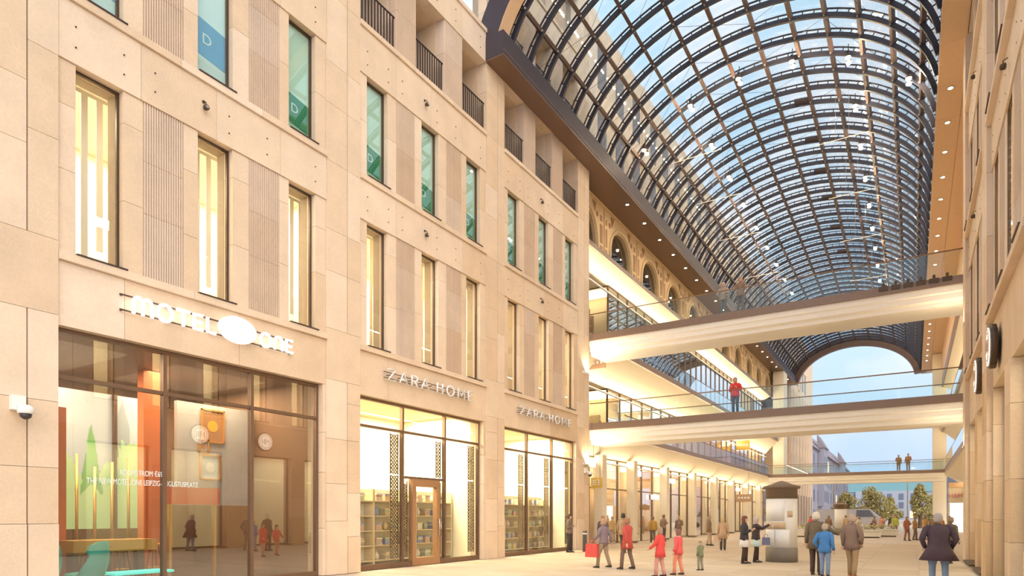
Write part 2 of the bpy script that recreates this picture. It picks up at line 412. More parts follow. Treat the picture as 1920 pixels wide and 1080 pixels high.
def bay_windows(side, bi, s, nf):
    global bme
    nm = BAYN[(side.name, bi)]
    for fi in range(nf):
        z0, z1, zl, zs = FLOORS[fi]
        order = POSN if side is L else POSN[::-1]
        if fi < 2:
            for k, (a, b_) in enumerate(WIN):
                lab = ('tall lit first-floor window, ' if fi == 0 else 'pale green second-floor window, ') + order[k] + ' of three ' + nm
                if side is R and fi == 1: lab = 'tall second-floor window, ' + order[k] + ' of three ' + nm
                window(side, s+a, s+b_, z0, z1, lab, GLASS_R if side is R else (GLASS if fi == 0 else GLASS_UP))
            fixture(side, s + 2.95, z1 + 0.55, 'small round spotlight on the stone band above the %s windows %s' % ('first-floor' if fi == 0 else 'second-floor', nm))
            if fi == 0:
                room('room_first_floor', 'bright first-floor room behind the windows ' + nm, side, s-0.3, s+BW+0.2, z0-0.1, z1+0.25, 3.6, ROOMW, ROOMF, 560 if side is L else 500, (1.0, 0.83, 0.55))
            elif side is R:
                room('room_second_floor', 'softly lit second-floor room ' + nm, side, s-0.3, s+BW+0.2, z0-0.1, z1+0.25, 2.6, ROOMW, ROOMF, 400, WARM2)
            else:
                for k, (a, b_) in enumerate(WIN):
                    m = MB(); side.box(m, -0.25, -0.235, s+a+0.01, s+b_-0.01, z0+0.03, z1-0.02)  # pale board added behind the pane; tint and sky reflection put into its colour
                    blue = bi == 0 and k < 2
                    t = tag(m.obj('window_blind', ICE if blue else MINT), '%s tint board added behind the %s second-floor window %s' % ('pale blue' if blue else 'mint green', order[k], nm), 'blind', 'tint boards behind the second-floor windows')
                    hgt = 0.30 if not blue else 0.38
                    zc = z0 + (0.75 if not blue else 1.0)
                    pt = thing('window_poster', '%s poster with a white letter D in the %s window %s' % ('blue' if blue else 'dark green', order[k], nm), 'poster', (side.X(-0.34), s+a, zc), group='posters in the second-floor windows')
                    m = MB(); m.prism([(s+a+0.03, zc-0.36), (s+b_-0.03, zc-0.46), (s+b_-0.03, zc+hgt), (s+a+0.03, zc+hgt+0.12)], side.X(-0.230), side.X(-0.226), 'x'); m.obj('sheet', POSB if blue else POSG, pt)
                    text('D', 0.34, (side.X(-0.221), s+a+0.36, zc-0.08), TXL, POSTW, 'lettering', pt)
                    if not blue:
                        m = MB(); m.prism([(s+a+0.03, zc-0.37), (s+b_-0.03, zc-0.47), (s+b_-0.2, zc-0.75), (s+a+0.03, zc-0.62)], side.X(-0.233), side.X(-0.231), 'x'); m.obj('lower_strip', POSP, pt)
        else:
            for k, (a, b_) in enumerate(LOG):
                if side is R and fi > 2: continue
                y0, y1 = s+a, s+b_
                fn_ = {2: 'third-floor', 3: 'fourth-floor', 4: 'fifth-floor'}[fi]
                m = MB(); X0, X1 = side.X(-0.34), side.X(-1.15)
                m.box(X0, X1, y0+0.004, y0+0.03, z0, z1); m.box(X0, X1, y1-0.03, y1-0.004, z0, z1)
                m.box(X0, X1, y0+0.03, y1-0.03, z1-0.03, z1-0.004); m.box(X0, X1, y0+0.03, y1-0.03, z0+0.004, z0+0.03)
                lo = struct(m.obj('wall_loggia', STONE), '%s loggia recess, %s of three %s' % (fn_, order[k], nm))
                m = MB(); m.box(X1, X1-side.sg*0.06, y0, y1, z0, z1); bw = m.obj('back_panel', M('loggia_back', (0.46, 0.37, 0.29), 0.6, noise=0.1), lo)
                m = MB(); m.box(X1+side.sg*0.03, X1, y0+0.1, y1-0.75, z0+0.05, z1-0.35); m.obj('door_pane', M('door_grey', (0.20, 0.17, 0.15), 0.3), lo)
                t = thing('balcony_railing', 'black bar railing of the %s loggia, %s of three %s' % (fn_, order[k], nm), 'railing', (side.X(-0.08), (y0+y1)/2, z0), group='black loggia railings')
                m = MB(); m.tube([(side.X(-0.08), y0, z0+1.12), (side.X(-0.08), y1, z0+1.12)], 0.026, 6); m.obj('top_rail', RAIL, t)
                m = MB(); m.tube([(side.X(-0.08), y0, z0+0.10), (side.X(-0.08), y1, z0+0.10)], 0.018, 6); m.obj('bottom_rail', RAIL, t)
                n = 12
                for i in range(n):
                    y = y0 + (y1-y0)*(i+.5)/n
                    if bme is None:
                        bme = MB().box(-0.011, 0.011, -0.02, 0.02, 0.0, 1.04).mesh('baluster', RAIL)
                    o = put(bme, 'baluster', t); o.location = (side.X(-0.08), y, z0+0.08)
for bi, s in enumerate(BAYS): bay_windows(L, bi, s, [2, 3, 4][bi])
for bi, s in enumerate(BAYS[1:]): bay_windows(R, bi, s, 3)

# blind slats hanging behind the first-floor hotel windows
SLAT = M('slat_white', (0.92, 0.88, 0.78), 0.6)
for bi, s in enumerate(BAYS[:2]):
    for k, (a, b_) in enumerate(WIN):
        t = thing('vertical_blind', 'cream vertical blind behind the %s first-floor window %s' % (POSN[k], BAYN[('left', bi)]), 'blind', (L.X(-1.0), s+(a+b_)/2, 6.7), group='vertical blinds')
        m = MB(); m.box(L.X(-1.0), L.X(-1.06), s+a-0.2, s+b_+0.6, 10.5, 10.58); m.obj('head_rail', WHITE, t)
        for i in range(5):
            y = s + a - 0.05 + i*0.30
            MB().box(L.X(-1.0), L.X(-1.02), y, y+0.13, 7.3 if i % 2 else 6.8, 10.5).obj('slat', SLAT, t)

# ------------------------------------------------------------------ shopfronts of the left facade
def shopfront(n, label, y0, y1, ztop, mull, transoms, gmat, kick=0.14, cells=None, frame=BRONZE):
    wn[0] += 1; w = -0.24
    t = thing('window_%d' % wn[0], label, None, (L.X(w), (y0+y1)/2, 0), kind='structure')
    m = MB(); L.box(m, w-0.06, w+0.06, y0, y1, ztop-0.08, ztop); L.box(m, w-0.06, w+0.06, y0, y0+0.07, 0, ztop-0.08); L.box(m, w-0.06, w+0.06, y1-0.08, y1, 0, ztop-0.08)
    m.obj('outer_frame', frame, t)
    m = MB(); L.box(m, w-0.05, w+0.06, y0+0.07, y1-0.08, 0, kick); m.obj('kick_rail', frame, t)
    ys = [y0+0.07] + mull + [y1-0.08]
    for y in mull:
        m = MB(); L.box(m, w-0.06, w+0.07, y-0.04, y+0.04, kick, ztop-0.08); m.obj('mullion', frame, t)
    for i in range(len(ys)-1):
        a = ys[i] + (0.04 if i else 0); b_ = ys[i+1] - (0.04 if i < len(ys)-2 else 0)
        zz = [kick] + transoms[i] + [ztop-0.08]
        for z in transoms[i]:
            m = MB(); L.box(m, w-0.05, w+0.05, a, b_, z-0.04, z+0.04); m.obj('transom', frame, t)
        for j in range(len(zz)-1):
            if cells and (i, j) in cells: continue
            m = MB(); L.box(m, w-0.006, w+0.006, a, b_, zz[j]+(0.04 if j else 0), zz[j+1]-(0.04 if j < len(zz)-2 else 0)); m.obj('pane', gmat, t)
    return t
FRAME2 = M('shopfront_bronze', (0.20, 0.12, 0.075), 0.4, 0.4, noise=0.1)
b0 = BAYS[0]
shopfront(1, 'wide three-part lounge window under the glowing oval sign', b0, b0+6.5, 5.28, [8.08, 10.29], [[4.34], [4.34], [4.34]], GLASS_HOTEL, 0.12, None, FRAME2)
zb = shopfront(2, 'bright shop window with a bronze glazed door in its middle', BAYS[1], BAYS[1]+6.45, 5.22, [15.9, 18.11], [[4.36], [2.9, 4.36], [4.36]], GLASS, 0.16, {(1, 0)}, FRAME2)
shopfront(3, 'bright three-part shop window behind the man reading his phone', BAYS[2], BAYS[2]+6.5, 5.22, [23.81, 26.06], [[4.36], [4.36], [4.36]], GLASS, 0.16, None, FRAME2)
# glazed door and side lights
d = thing('door_1', 'bronze framed glazed shop door between lattice strips', None, (L.X(-0.24), 17.05, 0), kind='structure')
DOORB = M('door_bronze', (0.40, 0.22, 0.11), 0.4, 0.3, noise=0.1)
m = MB(); y0, y1 = 16.33, 17.77
for a, b_, c, e_ in ((y0, y0+0.17, 0.0, 2.86), (y1-0.17, y1, 0.0, 2.86), (y0+0.17, y1-0.17, 0.0, 0.26), (y0+0.17, y1-0.17, 2.62, 2.86)): L.box(m, -0.32, -0.14, a, b_, c, e_)
m.obj('door_frame', DOORB, d)
m = MB(); L.box(m, -0.245, -0.235, y0+0.17, y1-0.17, 0.26, 2.62); m.obj('pane', GLASS, d)
m = MB(); m.tube([(L.X(-0.08), y1-0.1, 0.95), (L.X(-0.08), y1-0.1, 1.55)], 0.018); m.tube([(L.X(-0.15), y1-0.1, 1.0), (L.X(-0.08), y1-0.1, 1.0)], 0.012); m.tube([(L.X(-0.15), y1-0.1, 1.5), (L.X(-0.08), y1-0.1, 1.5)], 0.012); m.obj('door_handle', CHROME, d)
for a, b_ in ((15.94, 16.33), (17.77, 18.07)):
    m = MB(); L.box(m, -0.245, -0.235, a, b_, 0.16, 2.86); m.obj('side_light', GLASS, d)
# lattice strips standing behind the panes
LATT = M('lattice_bronze', (0.22, 0.15, 0.08), 0.5, 0.3)
def lattice(y0, y1, z0, z1, label, w=-0.36):
    m = MB(); p = 0.115; x = L.X(w)
    ncol = max(2, round((y1-y0)/p)); pw = (y1-y0)/ncol; n = int((z1-z0)/pw)
    for i in range(ncol):
        for j in range(n):
            a, c = y0+i*pw, z0+j*pw; q = pw*0.5; h = 0.022
            for (u0, v0, u1, v1) in ((a, c+q, a+q, c), (a+q, c, a+pw, c+q), (a, c+q, a+q, c+pw), (a+q, c+pw, a+pw, c+q)):
                m.add([(x, u0-h, v0), (x, u0+h, v0), (x, u1+h, v1), (x, u1-h, v1), (x+0.02, u0-h, v0), (x+0.02, u0+h, v0), (x+0.02, u1+h, v1), (x+0.02, u1-h, v1)], [(0,1,2,3), (4,5,6,7), (0,3,7,4), (1,2,6,5)])
    t = thing('lattice_screen', label, 'screen', (x, y0, z0), group='bronze lattice strips')
    lo = m.obj('lattice', LATT, t)
    m = MB(); m.box(x, x+0.02, y0-0.015, y0+0.015, z0, z1); m.box(x, x+0.02, y1-0.015, y1+0.015, z0, z1); m.obj('edge_strip', LATT, t)
lattice(15.48, 15.84, 0.3, 4.3, 'tall lattice strip beside the left pane of the shop with a glazed door')
lattice(15.98, 16.28, 0.3, 2.8, 'short lattice strip against the near side of the glazed shop door')
lattice(17.8, 18.05, 0.3, 2.8, 'short lattice strip against the far side of the glazed shop door')
lattice(17.8, 18.05, 2.98, 4.3, 'small lattice strip in the pane above the glazed shop door')
lattice(19.72, 20.08, 0.3, 4.3, 'tall lattice strip at the far edge of the shop with a glazed door')
lattice(23.35, 23.72, 0.3, 4.3, 'lattice strip beside the first mullion of the farther shop window')
lattice(25.6, 25.97, 0.3, 4.3, 'lattice strip beside the second mullion of the farther shop window')
lattice(27.65, 28.0, 0.3, 4.3, 'lattice strip at the far edge of the farther shop window')

# shop interiors
SHOPW = M('shop_white', (0.90, 0.84, 0.66), 0.7, noise=0.02); SHOPF = M('shop_floor', (0.66, 0.55, 0.38), 0.35, noise=0.05)
SHELF = M('shelf_oak', (0.74, 0.60, 0.38), 0.5, noise=0.08)
room('room_shop_near', 'bright cream interior of the shop with the glazed door', L, BAYS[1]-0.2, BAYS[1]+6.6, 0, 5.5, 4.2, SHOPW, SHOPF, 1350, (1.0, 0.83, 0.52), 3)
room('room_shop_far', 'bright cream interior of the shop beside the bridges', L, BAYS[2]-0.2, BAYS[2]+6.6, 0, 5.5, 4.2, SHOPW, SHOPF, 1350, (1.0, 0.83, 0.52), 3)
GOODS = [M('goods_%d' % i, c, 0.6, noise=0.06) for i, c in enumerate([(0.85, 0.78, 0.62), (0.55, 0.48, 0.42), (0.30, 0.36, 0.55), (0.75, 0.62, 0.35), (0.80, 0.70, 0.60), (0.50, 0.56, 0.42), (0.66, 0.46, 0.34)])]
GN = ['cream', 'taupe', 'blue', 'mustard', 'beige', 'sage', 'rust']
ORD = ['lowest', 'second', 'third', 'fourth', 'topmost']
def shelf_unit(yc, label, tagname, w=2.1, x=-15.75, skip=0):
    t = thing('shelf_unit', label, 'shelf', (x, yc, 0), group='oak shelf units in the shops')
    m = MB(); m.box(x-0.02, x+0.0, yc-w/2, yc+w/2, 0, 2.55); m.obj('back_panel', SHOPW, t)
    for sgn in (-1, 1):
        m = MB(); m.box(x, x+0.42, yc+sgn*w/2-0.02, yc+sgn*w/2+0.02, 0, 2.55); m.obj('side_panel', SHELF, t)
    for k in range(5):
        m = MB(); z = 0.12 + k*0.5; m.box(x, x+0.42, yc-w/2+0.02, yc+w/2-0.02, z, z+0.035); m.obj('shelf_board', SHELF, t)
        n = 4
        for q in range(n):
            gi = random.randrange(7); y = yc - w/2 + 0.2 + q*(w-0.35)/n + 0.1; zz = z+0.035; m = MB()
            lab = '%s %s, %s on the %s board of the %s'
            p_ = ['first', 'second', 'third', 'last'][q]
            if (k + q) % 3 == 0:
                m.lathe([(0.06, 0), (0.09, 0.06), (0.10, 0.15), (0.05, 0.23), (0.04, 0.27), (0.055, 0.30)], (x+0.22, y, zz), 12)
                o = tag(m.obj('vase', GOODS[gi]), lab % (GN[gi], 'vase', p_, ORD[k], tagname), 'vase', 'goods on the shop shelves')
            elif (k + q) % 3 == 1:
                o = thing('folded_textiles', lab % (GN[gi], 'textile stack', p_, ORD[k], tagname), 'textiles', (x+0.22, y, zz), group='goods on the shop shelves')
                for r_ in range(4):
                    mb = MB(); mb.box(x+0.06, x+0.36+random.uniform(-.02, .02), y-0.14, y+0.14+random.uniform(-.02, .02), zz+r_*0.065, zz+r_*0.065+0.058); mb.obj('folded_cloth', GOODS[(gi+r_) % 7] if r_ == 2 else GOODS[gi], o)
            else:
                o = thing('storage_box', lab % (GN[gi], 'box', p_, ORD[k], tagname), 'box', (x+0.22, y, zz), group='goods on the shop shelves')
                mb = MB(); mb.box(x+0.06, x+0.34, y-0.13, y+0.13, zz, zz+0.2); mb.obj('box_body', GOODS[gi], o)
                mb = MB(); mb.box(x+0.05, x+0.35, y-0.14, y+0.14, zz+0.2, zz+0.25); mb.obj('lid', GOODS[(gi+3) % 7], o)
for i, y in enumerate((14.9, 17.05, 19.2)): shelf_unit(y, 'oak shelf unit, %s in the shop with the glazed door' % ['nearest the hotel', 'middle one', 'farthest from the hotel'][i], ['left unit', 'middle unit', 'right unit'][i] + ' in the near shop')
for i, y in enumerate((22.6, 25.0, 27.3)): shelf_unit(y, 'oak shelf unit, %s in the shop beside the bridges' % ['nearest the hotel', 'middle one', 'farthest from the hotel'][i], ['left unit', 'middle unit', 'right unit'][i] + ' in the far shop')

# lounge behind the hotel window
LW = M('lounge_wall', (0.20, 0.11, 0.065), 0.6, noise=0.1); LF = M('lounge_floor', (0.10, 0.075, 0.06), 0.25, noise=0.1)
room('room_lounge', 'dark warm lounge behind the big hotel window', L, BAYS[0]-0.9, BAYS[0]+6.8, 0, 5.5, 6.5, LW, LF, 900, (1.0, 0.78, 0.5), 2)
ORANGE = M('orange_lacquer', (0.62, 0.16, 0.05), 0.4, noise=0.08); OAK = M('honey_oak', (0.58, 0.27, 0.06), 0.35, noise=0.15, scale=3)
TEAL = M('teal_felt', (0.02, 0.52, 0.48), 0.6, noise=0.06); BRASS = M('brass', (0.70, 0.45, 0.14), 0.3, 0.9, noise=0.1)
m = MB(); m.box(-16.45, -16.3, 6.2, 7.15, 0, 4.1); tag(m.obj('wall_panel', ORANGE), 'orange-red wall panel at the left edge of the lounge window', 'panel', kind='structure')
m = MB(); m.box(-17.4, -17.1, 9.32, 9.85, 0, 5.5); tag(m.obj('pillar', ORANGE), 'orange pillar between the mural and the framed pictures', 'pillar', kind='structure')
# landscape mural: printed sky, spire and trees on a light box
t = thing('mural', 'large lit landscape mural with trees and a spire in the lounge', 'mural', (-18.6, 9.0, 1.4))
SKYP = emis('mural_sky', (0.42, 0.52, 0.58), 0.25); TREEP = emis('mural_tree', (0.14, 0.36, 0.12), 0.5); TREEP2 = emis('mural_grass', (0.34, 0.52, 0.26), 0.6); SPIRE = emis('mural_spire', (0.26, 0.33, 0.36), 0.5)
m = MB(); m.box(-18.75, -18.6, 7.3, 10.6, 1.3, 4.95); m.obj('light_box', SKYP, t)
m = MB(); m.box(-18.6, -18.595, 7.3, 10.6, 1.3, 2.5); m.obj('meadow', TREEP2, t)
rt = random.Random(3)
for (yc, w_, h_, con) in ((8.75, 0.30, 1.9, True), (9.75, 0.62, 1.5, False), (8.05, 0.5, 1.1, False), (10.3, 0.4, 1.2, False), (9.2, 0.35, 0.9, False)):
    m = MB(); pl = []
    for i in range(40):
        u = i/39.0; hh = 1-abs(2*u-1); w0 = (hh if not con else hh**1.1)
        jag = rt.uniform(0.82, 1.1); ang = PI*(1-u)
        if con: pl.append((yc + (2*u-1)*w_*jag, 2.3 + h_*w0*rt.uniform(0.9, 1.05)))
        else: pl.append((yc + math.cos(ang)*w_*jag, 2.2 + h_*math.sin(ang)**0.8*jag))
    pl = [(yc-w_*0.9, 2.2)] + pl + [(yc+w_*0.9, 2.2)]
    c_ = (yc, 2.5); vs = [(-18.588, *c_)] + [(-18.588, *p) for p in pl] + [(-18.594, *p) for p in pl]; k_ = len(pl)
    fs = [(0, i+1, i+2) for i in range(k_-1)] + [(i+1, i+2, k_+i+2, k_+i+1) for i in range(k_-1)]
    m.add(vs, fs); m.obj('printed_tree', TREEP if con else TREEP2, t)
m = MB(); m.prism([(9.35, 2.9), (9.75, 2.9), (9.75, 4.1), (9.55, 4.85), (9.35, 4.1)], -18.597, -18.595, 'x'); m.obj('printed_tower', SPIRE, t)
for y in (7.25, 9.28, 10.6): MB().box(-18.6, -18.5, y, y+0.09, 1.3, 4.95).obj('frame_post', BRONZE, t)
# framed pictures
PIC = [((11.23, 4.2, 0.36, 0.47), (0.40, 0.20, 0.09), (0.85, 0.40, 0.04), 'picture of an orange disc in a thin frame'),
       ((11.15, 3.02, 0.32, 0.36), (0.46, 0.55, 0.60), (0.62, 0.68, 0.70), 'small pale blue picture in a thin oak frame'),
       ((10.95, 3.6, 0.15, 0.2), (0.46, 0.50, 0.52), (0.60, 0.30, 0.15), 'narrow grey picture with a rust mark')]
for (yc, zc, w_, h_), c0, c1, lab in PIC:
    t = thing('framed_picture', lab, 'picture', (-17.0, yc, zc), group='pictures in the lounge')
    m = MB(); x = -17.0
    for a, b_, c, e_ in ((yc-w_, yc+w_, zc-h_, zc-h_+0.04), (yc-w_, yc+w_, zc+h_-0.04, zc+h_), (yc-w_, yc-w_+0.04, zc-h_, zc+h_), (yc+w_-0.04, yc+w_, zc-h_, zc+h_)): m.box(x-0.03, x+0.02, a, b_, c, e_)
    m.obj('picture_frame', OAK, t)
    MB().box(x-0.03, x-0.02, yc-w_+0.04, yc+w_-0.04, zc-h_+0.04, zc+h_-0.04).obj('sheet', M('pic_'+lab[:9]+str(yc), c0, 0.6), t)
    MB().lathe([(min(w_, h_)*0.45, 0), (min(w_, h_)*0.45, 0.006)], (x-0.02, yc, zc), 20, 0, 'x').obj('disc_motif', M('picd_'+lab[:9]+str(yc), c1, 0.5), t)
m = MB(); m.box(-17.2, -17.05, 10.2, 12.6, 1.95, 4.8); tag(m.obj('pale_screen', M('screen_grey', (0.46, 0.47, 0.48), 0.7, noise=0.1)), 'pale grey screen wall behind the framed pictures', 'screen', kind='structure')
m = MB(); m.box(-16.4, -16.2, 9.4, 10.9, 1.95, 2.4); t = tag(m.obj('reception_fascia', M('red_lacquer', (0.70, 0.10, 0.04), 0.35)), 'glossy red fascia board over the bar', 'fascia')
for y in (9.5, 10.75): MB().box(-16.35, -16.25, y, y+0.08, 0, 1.95).obj('post', BRASS, t)
# bench counter, stools and egg chairs
t = thing('bar_counter', 'long honey-oak bar counter inside the hotel window', 'counter', (-15.9, 7.5, 0))
m = MB(); m.box(-16.2, -15.45, 6.9, 8.75, 0.84, 1.10); m.obj('counter_top', OAK, t)
for y in (7.1, 7.8, 8.55):
    m = MB(); m.box(-16.0, -15.8, y-0.08, y+0.08, 0, 0.84); m.obj('counter_leg', BRONZE, t)
def stool(x, y, lab):
    t = thing('bar_stool', lab, 'stool', (x, y, 0), group='tall bar stools in the lounge')
    MB().lathe([(0.16, 0.0), (0.19, 0.02), (0.19, 0.06), (0.14, 0.08)], (x, y, 0.86), 14).obj('seat', OAK, t)
    m = MB(); m.tube([(x+0.17*math.cos(a), y+0.17*math.sin(a), 0.32) for a in [2*PI*i/12 for i in range(13)]], 0.01, 5); m.obj('foot_ring', BRASS, t)
    for a in range(4):
        an = PI/4 + a*PI/2; m = MB(); m.tube([(x+0.1*math.cos(an), y+0.1*math.sin(an), 0.86), (x+0.22*math.cos(an), y+0.22*math.sin(an), 0)], 0.014, 6); m.obj('leg', BRONZE, t)
for i, y in enumerate((5.7, 6.5, 7.3, 8.1)): stool(-16.75, y+1.3, 'oak bar stool behind the counter, %s from the orange wall panel' % ['first', 'second', 'third', 'fourth'][i])
for i in range(7):
    y = 7.2 + i*0.42; m = MB(); m.tube([(-17.8, y, 0.0), (-17.8, y, 2.9+0.15*(i % 3))], 0.035, 8)
    tag(m.obj('brass_pole', BRASS), 'vertical brass pole in the lounge, number %s in the row before the mural' % ['one', 'two', 'three', 'four', 'five', 'six', 'seven'][i], 'pole', 'brass poles in the lounge')
def egg_chair(x, y, rz, lab):
    t = thing('egg_chair', lab, 'armchair', (x, y, 0), rz, 'teal winged lounge chairs')
    # shell: winged high back curving round to the front
    rings = []
    for k in range(9):
        z = 0.32 + 0.78*k/8; u = k/8
        sp = 1.9*(1-0.55*u) + 0.5*math.exp(-((u-0.83)/0.12)**2)        # half-opening of the wrap
        r = 0.36 + 0.06*math.sin(PI*u); ring = []
        for j in range(15):
            a = -PI/2 + (j/14-0.5)*2*sp
            ring.append((r*math.cos(a)*1.02, r*math.sin(a)*0.95 - 0.10*u, z))
        rings.append(ring)
    inner = [[(p[0]*0.86, p[1]*0.86 + 0.0, p[2]) for p in r] for r in rings]
    full = [a + b_[::-1] for a, b_ in zip(rings, inner)]
    MB().loft(full).obj('shell', TEAL, t, True)
    MB().lathe([(0.10, 0), (0.30, 0.02), (0.34, 0.09), (0.30, 0.15), (0.1, 0.17)], (0, 0.03, 0.30), 18).obj('seat_cushion', TEAL, t, True)
    m = MB(); m.lathe([(0.03, 0.02), (0.03, 0.32)], (0, 0, 0), 10); m.obj('stem', CHROME, t, True)
    for k in range(4):
        a = k*PI/2 + PI/4; m = MB(); m.tube([(0, 0, 0.06), (0.3*math.cos(a), 0.3*math.sin(a), 0.02)], [0.03, 0.016], 6); m.obj('foot', CHROME, t, True)
egg_chair(-14.78, 6.82, 2.5, 'teal winged lounge chair by the hotel glass')
egg_chair(-14.98, 6.02, -2.2, 'teal winged lounge chair cut off by the stone pilaster')
t = thing('lounge_table', 'low teal glowing lounge table inside the hotel window', 'table', (-14.85, 7.9, 0))
MB().box(-15.15, -14.5, 7.3, 8.6, 0.36, 0.41).obj('table_top', emis('teal_glow', (0.05, 0.75, 0.68), 0.9), t)
for a in (-15.1, -14.6):
    for b_ in (7.35, 8.5): MB().box(a, a+0.04, b_, b_+0.04, 0, 0.36).obj('leg', CHROME, t)
tw = thing('window_lettering', 'white two-line lettering stuck on the hotel window', 'lettering', (L.X(-0.22), 8.0, 1.9))
for body, y, z, sx, nm_ in (('ROOMS FROM \u20ac69', 7.60, 2.50, 0.66, 'upper_line'), ('THE NEW MOTEL ONE LEIPZIG-AUGUSTUSPLATZ', 7.70, 2.30, 0.645, 'lower_line')):
    text(body, 0.165, (L.X(-0.225), y, z), TXL, POSTW, nm_, tw, 0.002).scale = (sx, 1, 1)

# ------------------------------------------------------------------ signs
def arc(cx, cy, rx, ry, a0, a1, n=10): return [(cx+rx*math.cos(math.radians(a0+(a1-a0)*i/n)), cy+ry*math.sin(math.radians(a0+(a1-a0)*i/n))) for i in range(n+1)]
GLY = {
 'm': (1.25, [[(0.08, 0), (0.08, 0.62)] + arc(0.355, 0.62, 0.275, 0.34, 180, 0) + [(0.63, 0)], [(0.63, 0.62)] + arc(0.905, 0.62, 0.275, 0.34, 180, 0) + [(1.18, 0)]]),
 'O': (1.05, [arc(0.52, 0.48, 0.46, 0.48, 0, 360, 20)]),
 'T': (0.85, [[(0.0, 0.93), (0.85, 0.93)], [(0.425, 0.93), (0.425, 0)]]),
 'E': (0.72, [[(0.66, 0.93), (0.08, 0.93), (0.08, 0.04), (0.68, 0.04)], [(0.08, 0.49), (0.58, 0.49)]]),
 'L': (0.68, [[(0.08, 0.95), (0.08, 0.04), (0.66, 0.04)]]),
 'n': (0.86, [[(0.08, 0), (0.08, 0.58)] + arc(0.43, 0.58, 0.35, 0.38, 180, 0) + [(0.78, 0)]]),
 'Z': (0.80, [[(0.05, 0.95), (0.75, 0.95), (0.05, 0.03), (0.78, 0.03)]]),
 'A': (0.85, [[(0.02, 0), (0.42, 0.97), (0.82, 0)], [(0.17, 0.33), (0.67, 0.33)]]),
 'R': (0.75, [[(0.08, 0), (0.08, 0.95), (0.42, 0.95)] + arc(0.42, 0.71, 0.26, 0.24, 90, -90) + [(0.08, 0.47)], [(0.38, 0.47), (0.72, 0)]]),
 'H': (0.82, [[(0.08, 0), (0.08, 0.96)], [(0.74, 0), (0.74, 0.96)], [(0.08, 0.5), (0.74, 0.5)]]),
 'M': (0.98, [[(0.06, 0), (0.06, 0.95), (0.49, 0.25), (0.92, 0.95), (0.92, 0)]]),
}
def sign_letters(root, word, y0, y1, z0, cap, thick, mat, x, gap=0.25, depth=1.0):
    wid = sum(0.55 if c == ' ' else GLY[c][0] + gap for c in word) - gap; k = (y1-y0)/wid; y = y0
    for c in word:
        if c == ' ': y += 0.55*k; continue
        w_, st = GLY[c]; m = MB()
        for pl in st: m.tube([(x, y+u*k, z0+v*cap) for u, v in pl], thick, 8, flat=1.0)
        m.obj('letter', mat, root); y += (w_+gap)*k
t = thing('hotel_sign', 'glowing white hotel lettering with an oval on two dark rails', 'sign', (L.X(0.1), 9.2, 5.8))
sign_letters(t, 'mOTEL', 7.2, 9.08, 5.82, 0.36, 0.036, SIGN_W, L.X(0.16), 0.22)
sign_letters(t, 'OnE', 10.26, 11.26, 5.84, 0.34, 0.034, SIGN_W, L.X(0.16), 0.22)
m = MB(); n = 28
rings = [[(L.X(w_), 9.66+0.50*q*math.cos(2*PI*j/n), 6.06+0.31*q*math.sin(2*PI*j/n)) for j in range(n)] for w_, q in ((0.08, 0.95), (0.10, 1.0), (0.18, 1.0), (0.205, 0.9), (0.215, 0.5))]
m.loft(rings); m.obj('oval_disc', emis('sign_oval', (1.0, 0.98, 0.94), 1.15), t)
m = MB(); m.tube([(L.X(0.222), 9.58, 6.2), (L.X(0.222), 9.68, 6.24), (L.X(0.222), 9.68, 5.9)], 0.02, 6); m.obj('numeral', emis('sign_cream', (1.0, 0.86, 0.55), 0.75), t)
for z in (5.86, 6.17):
    m = MB(); m.box(L.X(0.05), L.X(0.09), 7.0, 11.32, z-0.012, z+0.012); m.obj('mounting_rail', BRONZE, t)
m = MB()
for y in (7.05, 8.0, 9.0, 10.4, 11.25): m.tube([(L.X(0.0), y, 5.86), (L.X(0.07), y, 5.86)], 0.018, 6); m.tube([(L.X(0.0), y, 6.17), (L.X(0.07), y, 6.17)], 0.018, 6)
m.obj('stand_off', BRONZE, t)
SIGNM = M('sign_offwhite', (0.88, 0.88, 0.90), 0.4, 0.1)
for (y0, y1, lab) in ((14.78, 19.25, 'white capital-letter shop sign above the glazed shop door'), (22.6, 27.22, 'white capital-letter shop sign nearest the bridges')):
    t = thing('shop_sign', lab, 'sign', (L.X(0.1), (y0+y1)/2, 5.8), group='white shop lettering')
    sign_letters(t, 'ZARA HOME', y0, y1, 5.80, 0.34, 0.030, SIGNM, L.X(0.20), 0.42)
    for z in (5.88, 6.06):
        m = MB(); m.box(L.X(0.06), L.X(0.09), y0-0.05, y1, z-0.008, z+0.008); m.obj('mounting_rail', BRONZE, t)
    m = MB()
    for i in range(9):
        y = y0 + (y1-y0)*(i+.3)/9; m.tube([(L.X(0), y, 5.97), (L.X(0.18), y, 5.97)], 0.012, 5)
    m.obj('stand_off', BRONZE, t)
# security cameras
def dome_cam(side, y, z, lab, s=1.0):
    t = thing('security_camera', lab, 'camera', (side.X(0.05), y, z), group='white dome cameras')
    m = MB(); side.box(m, 0.05, 0.16*s, y-0.11*s, y+0.11*s, z, z+0.26*s); m.obj('mount_box', WHITE, t)
    m = MB(); m.tube([(side.X(0.12*s), y, z+0.08*s), (side.X(0.3*s), y+0.03, z+0.02)], 0.05*s, 8); m.obj('arm', WHITE, t)
    m = MB(); m.lathe([(0.05*s, 0.10*s), (0.12*s, 0.07*s), (0.13*s, -0.04*s), (0.11*s, -0.06*s)], (side.X(0.32*s), y+0.04, z-0.02), 14); m.obj('housing', WHITE, t)
    m = MB(); m.lathe([(0.10*s, 0), (0.085*s, -0.06*s), (0.03*s, -0.10*s)], (side.X(0.32*s), y+0.04, z-0.08*s), 14); m.obj('dome', M('dome_smoke', (0.06, 0.05, 0.05), 0.15), t)
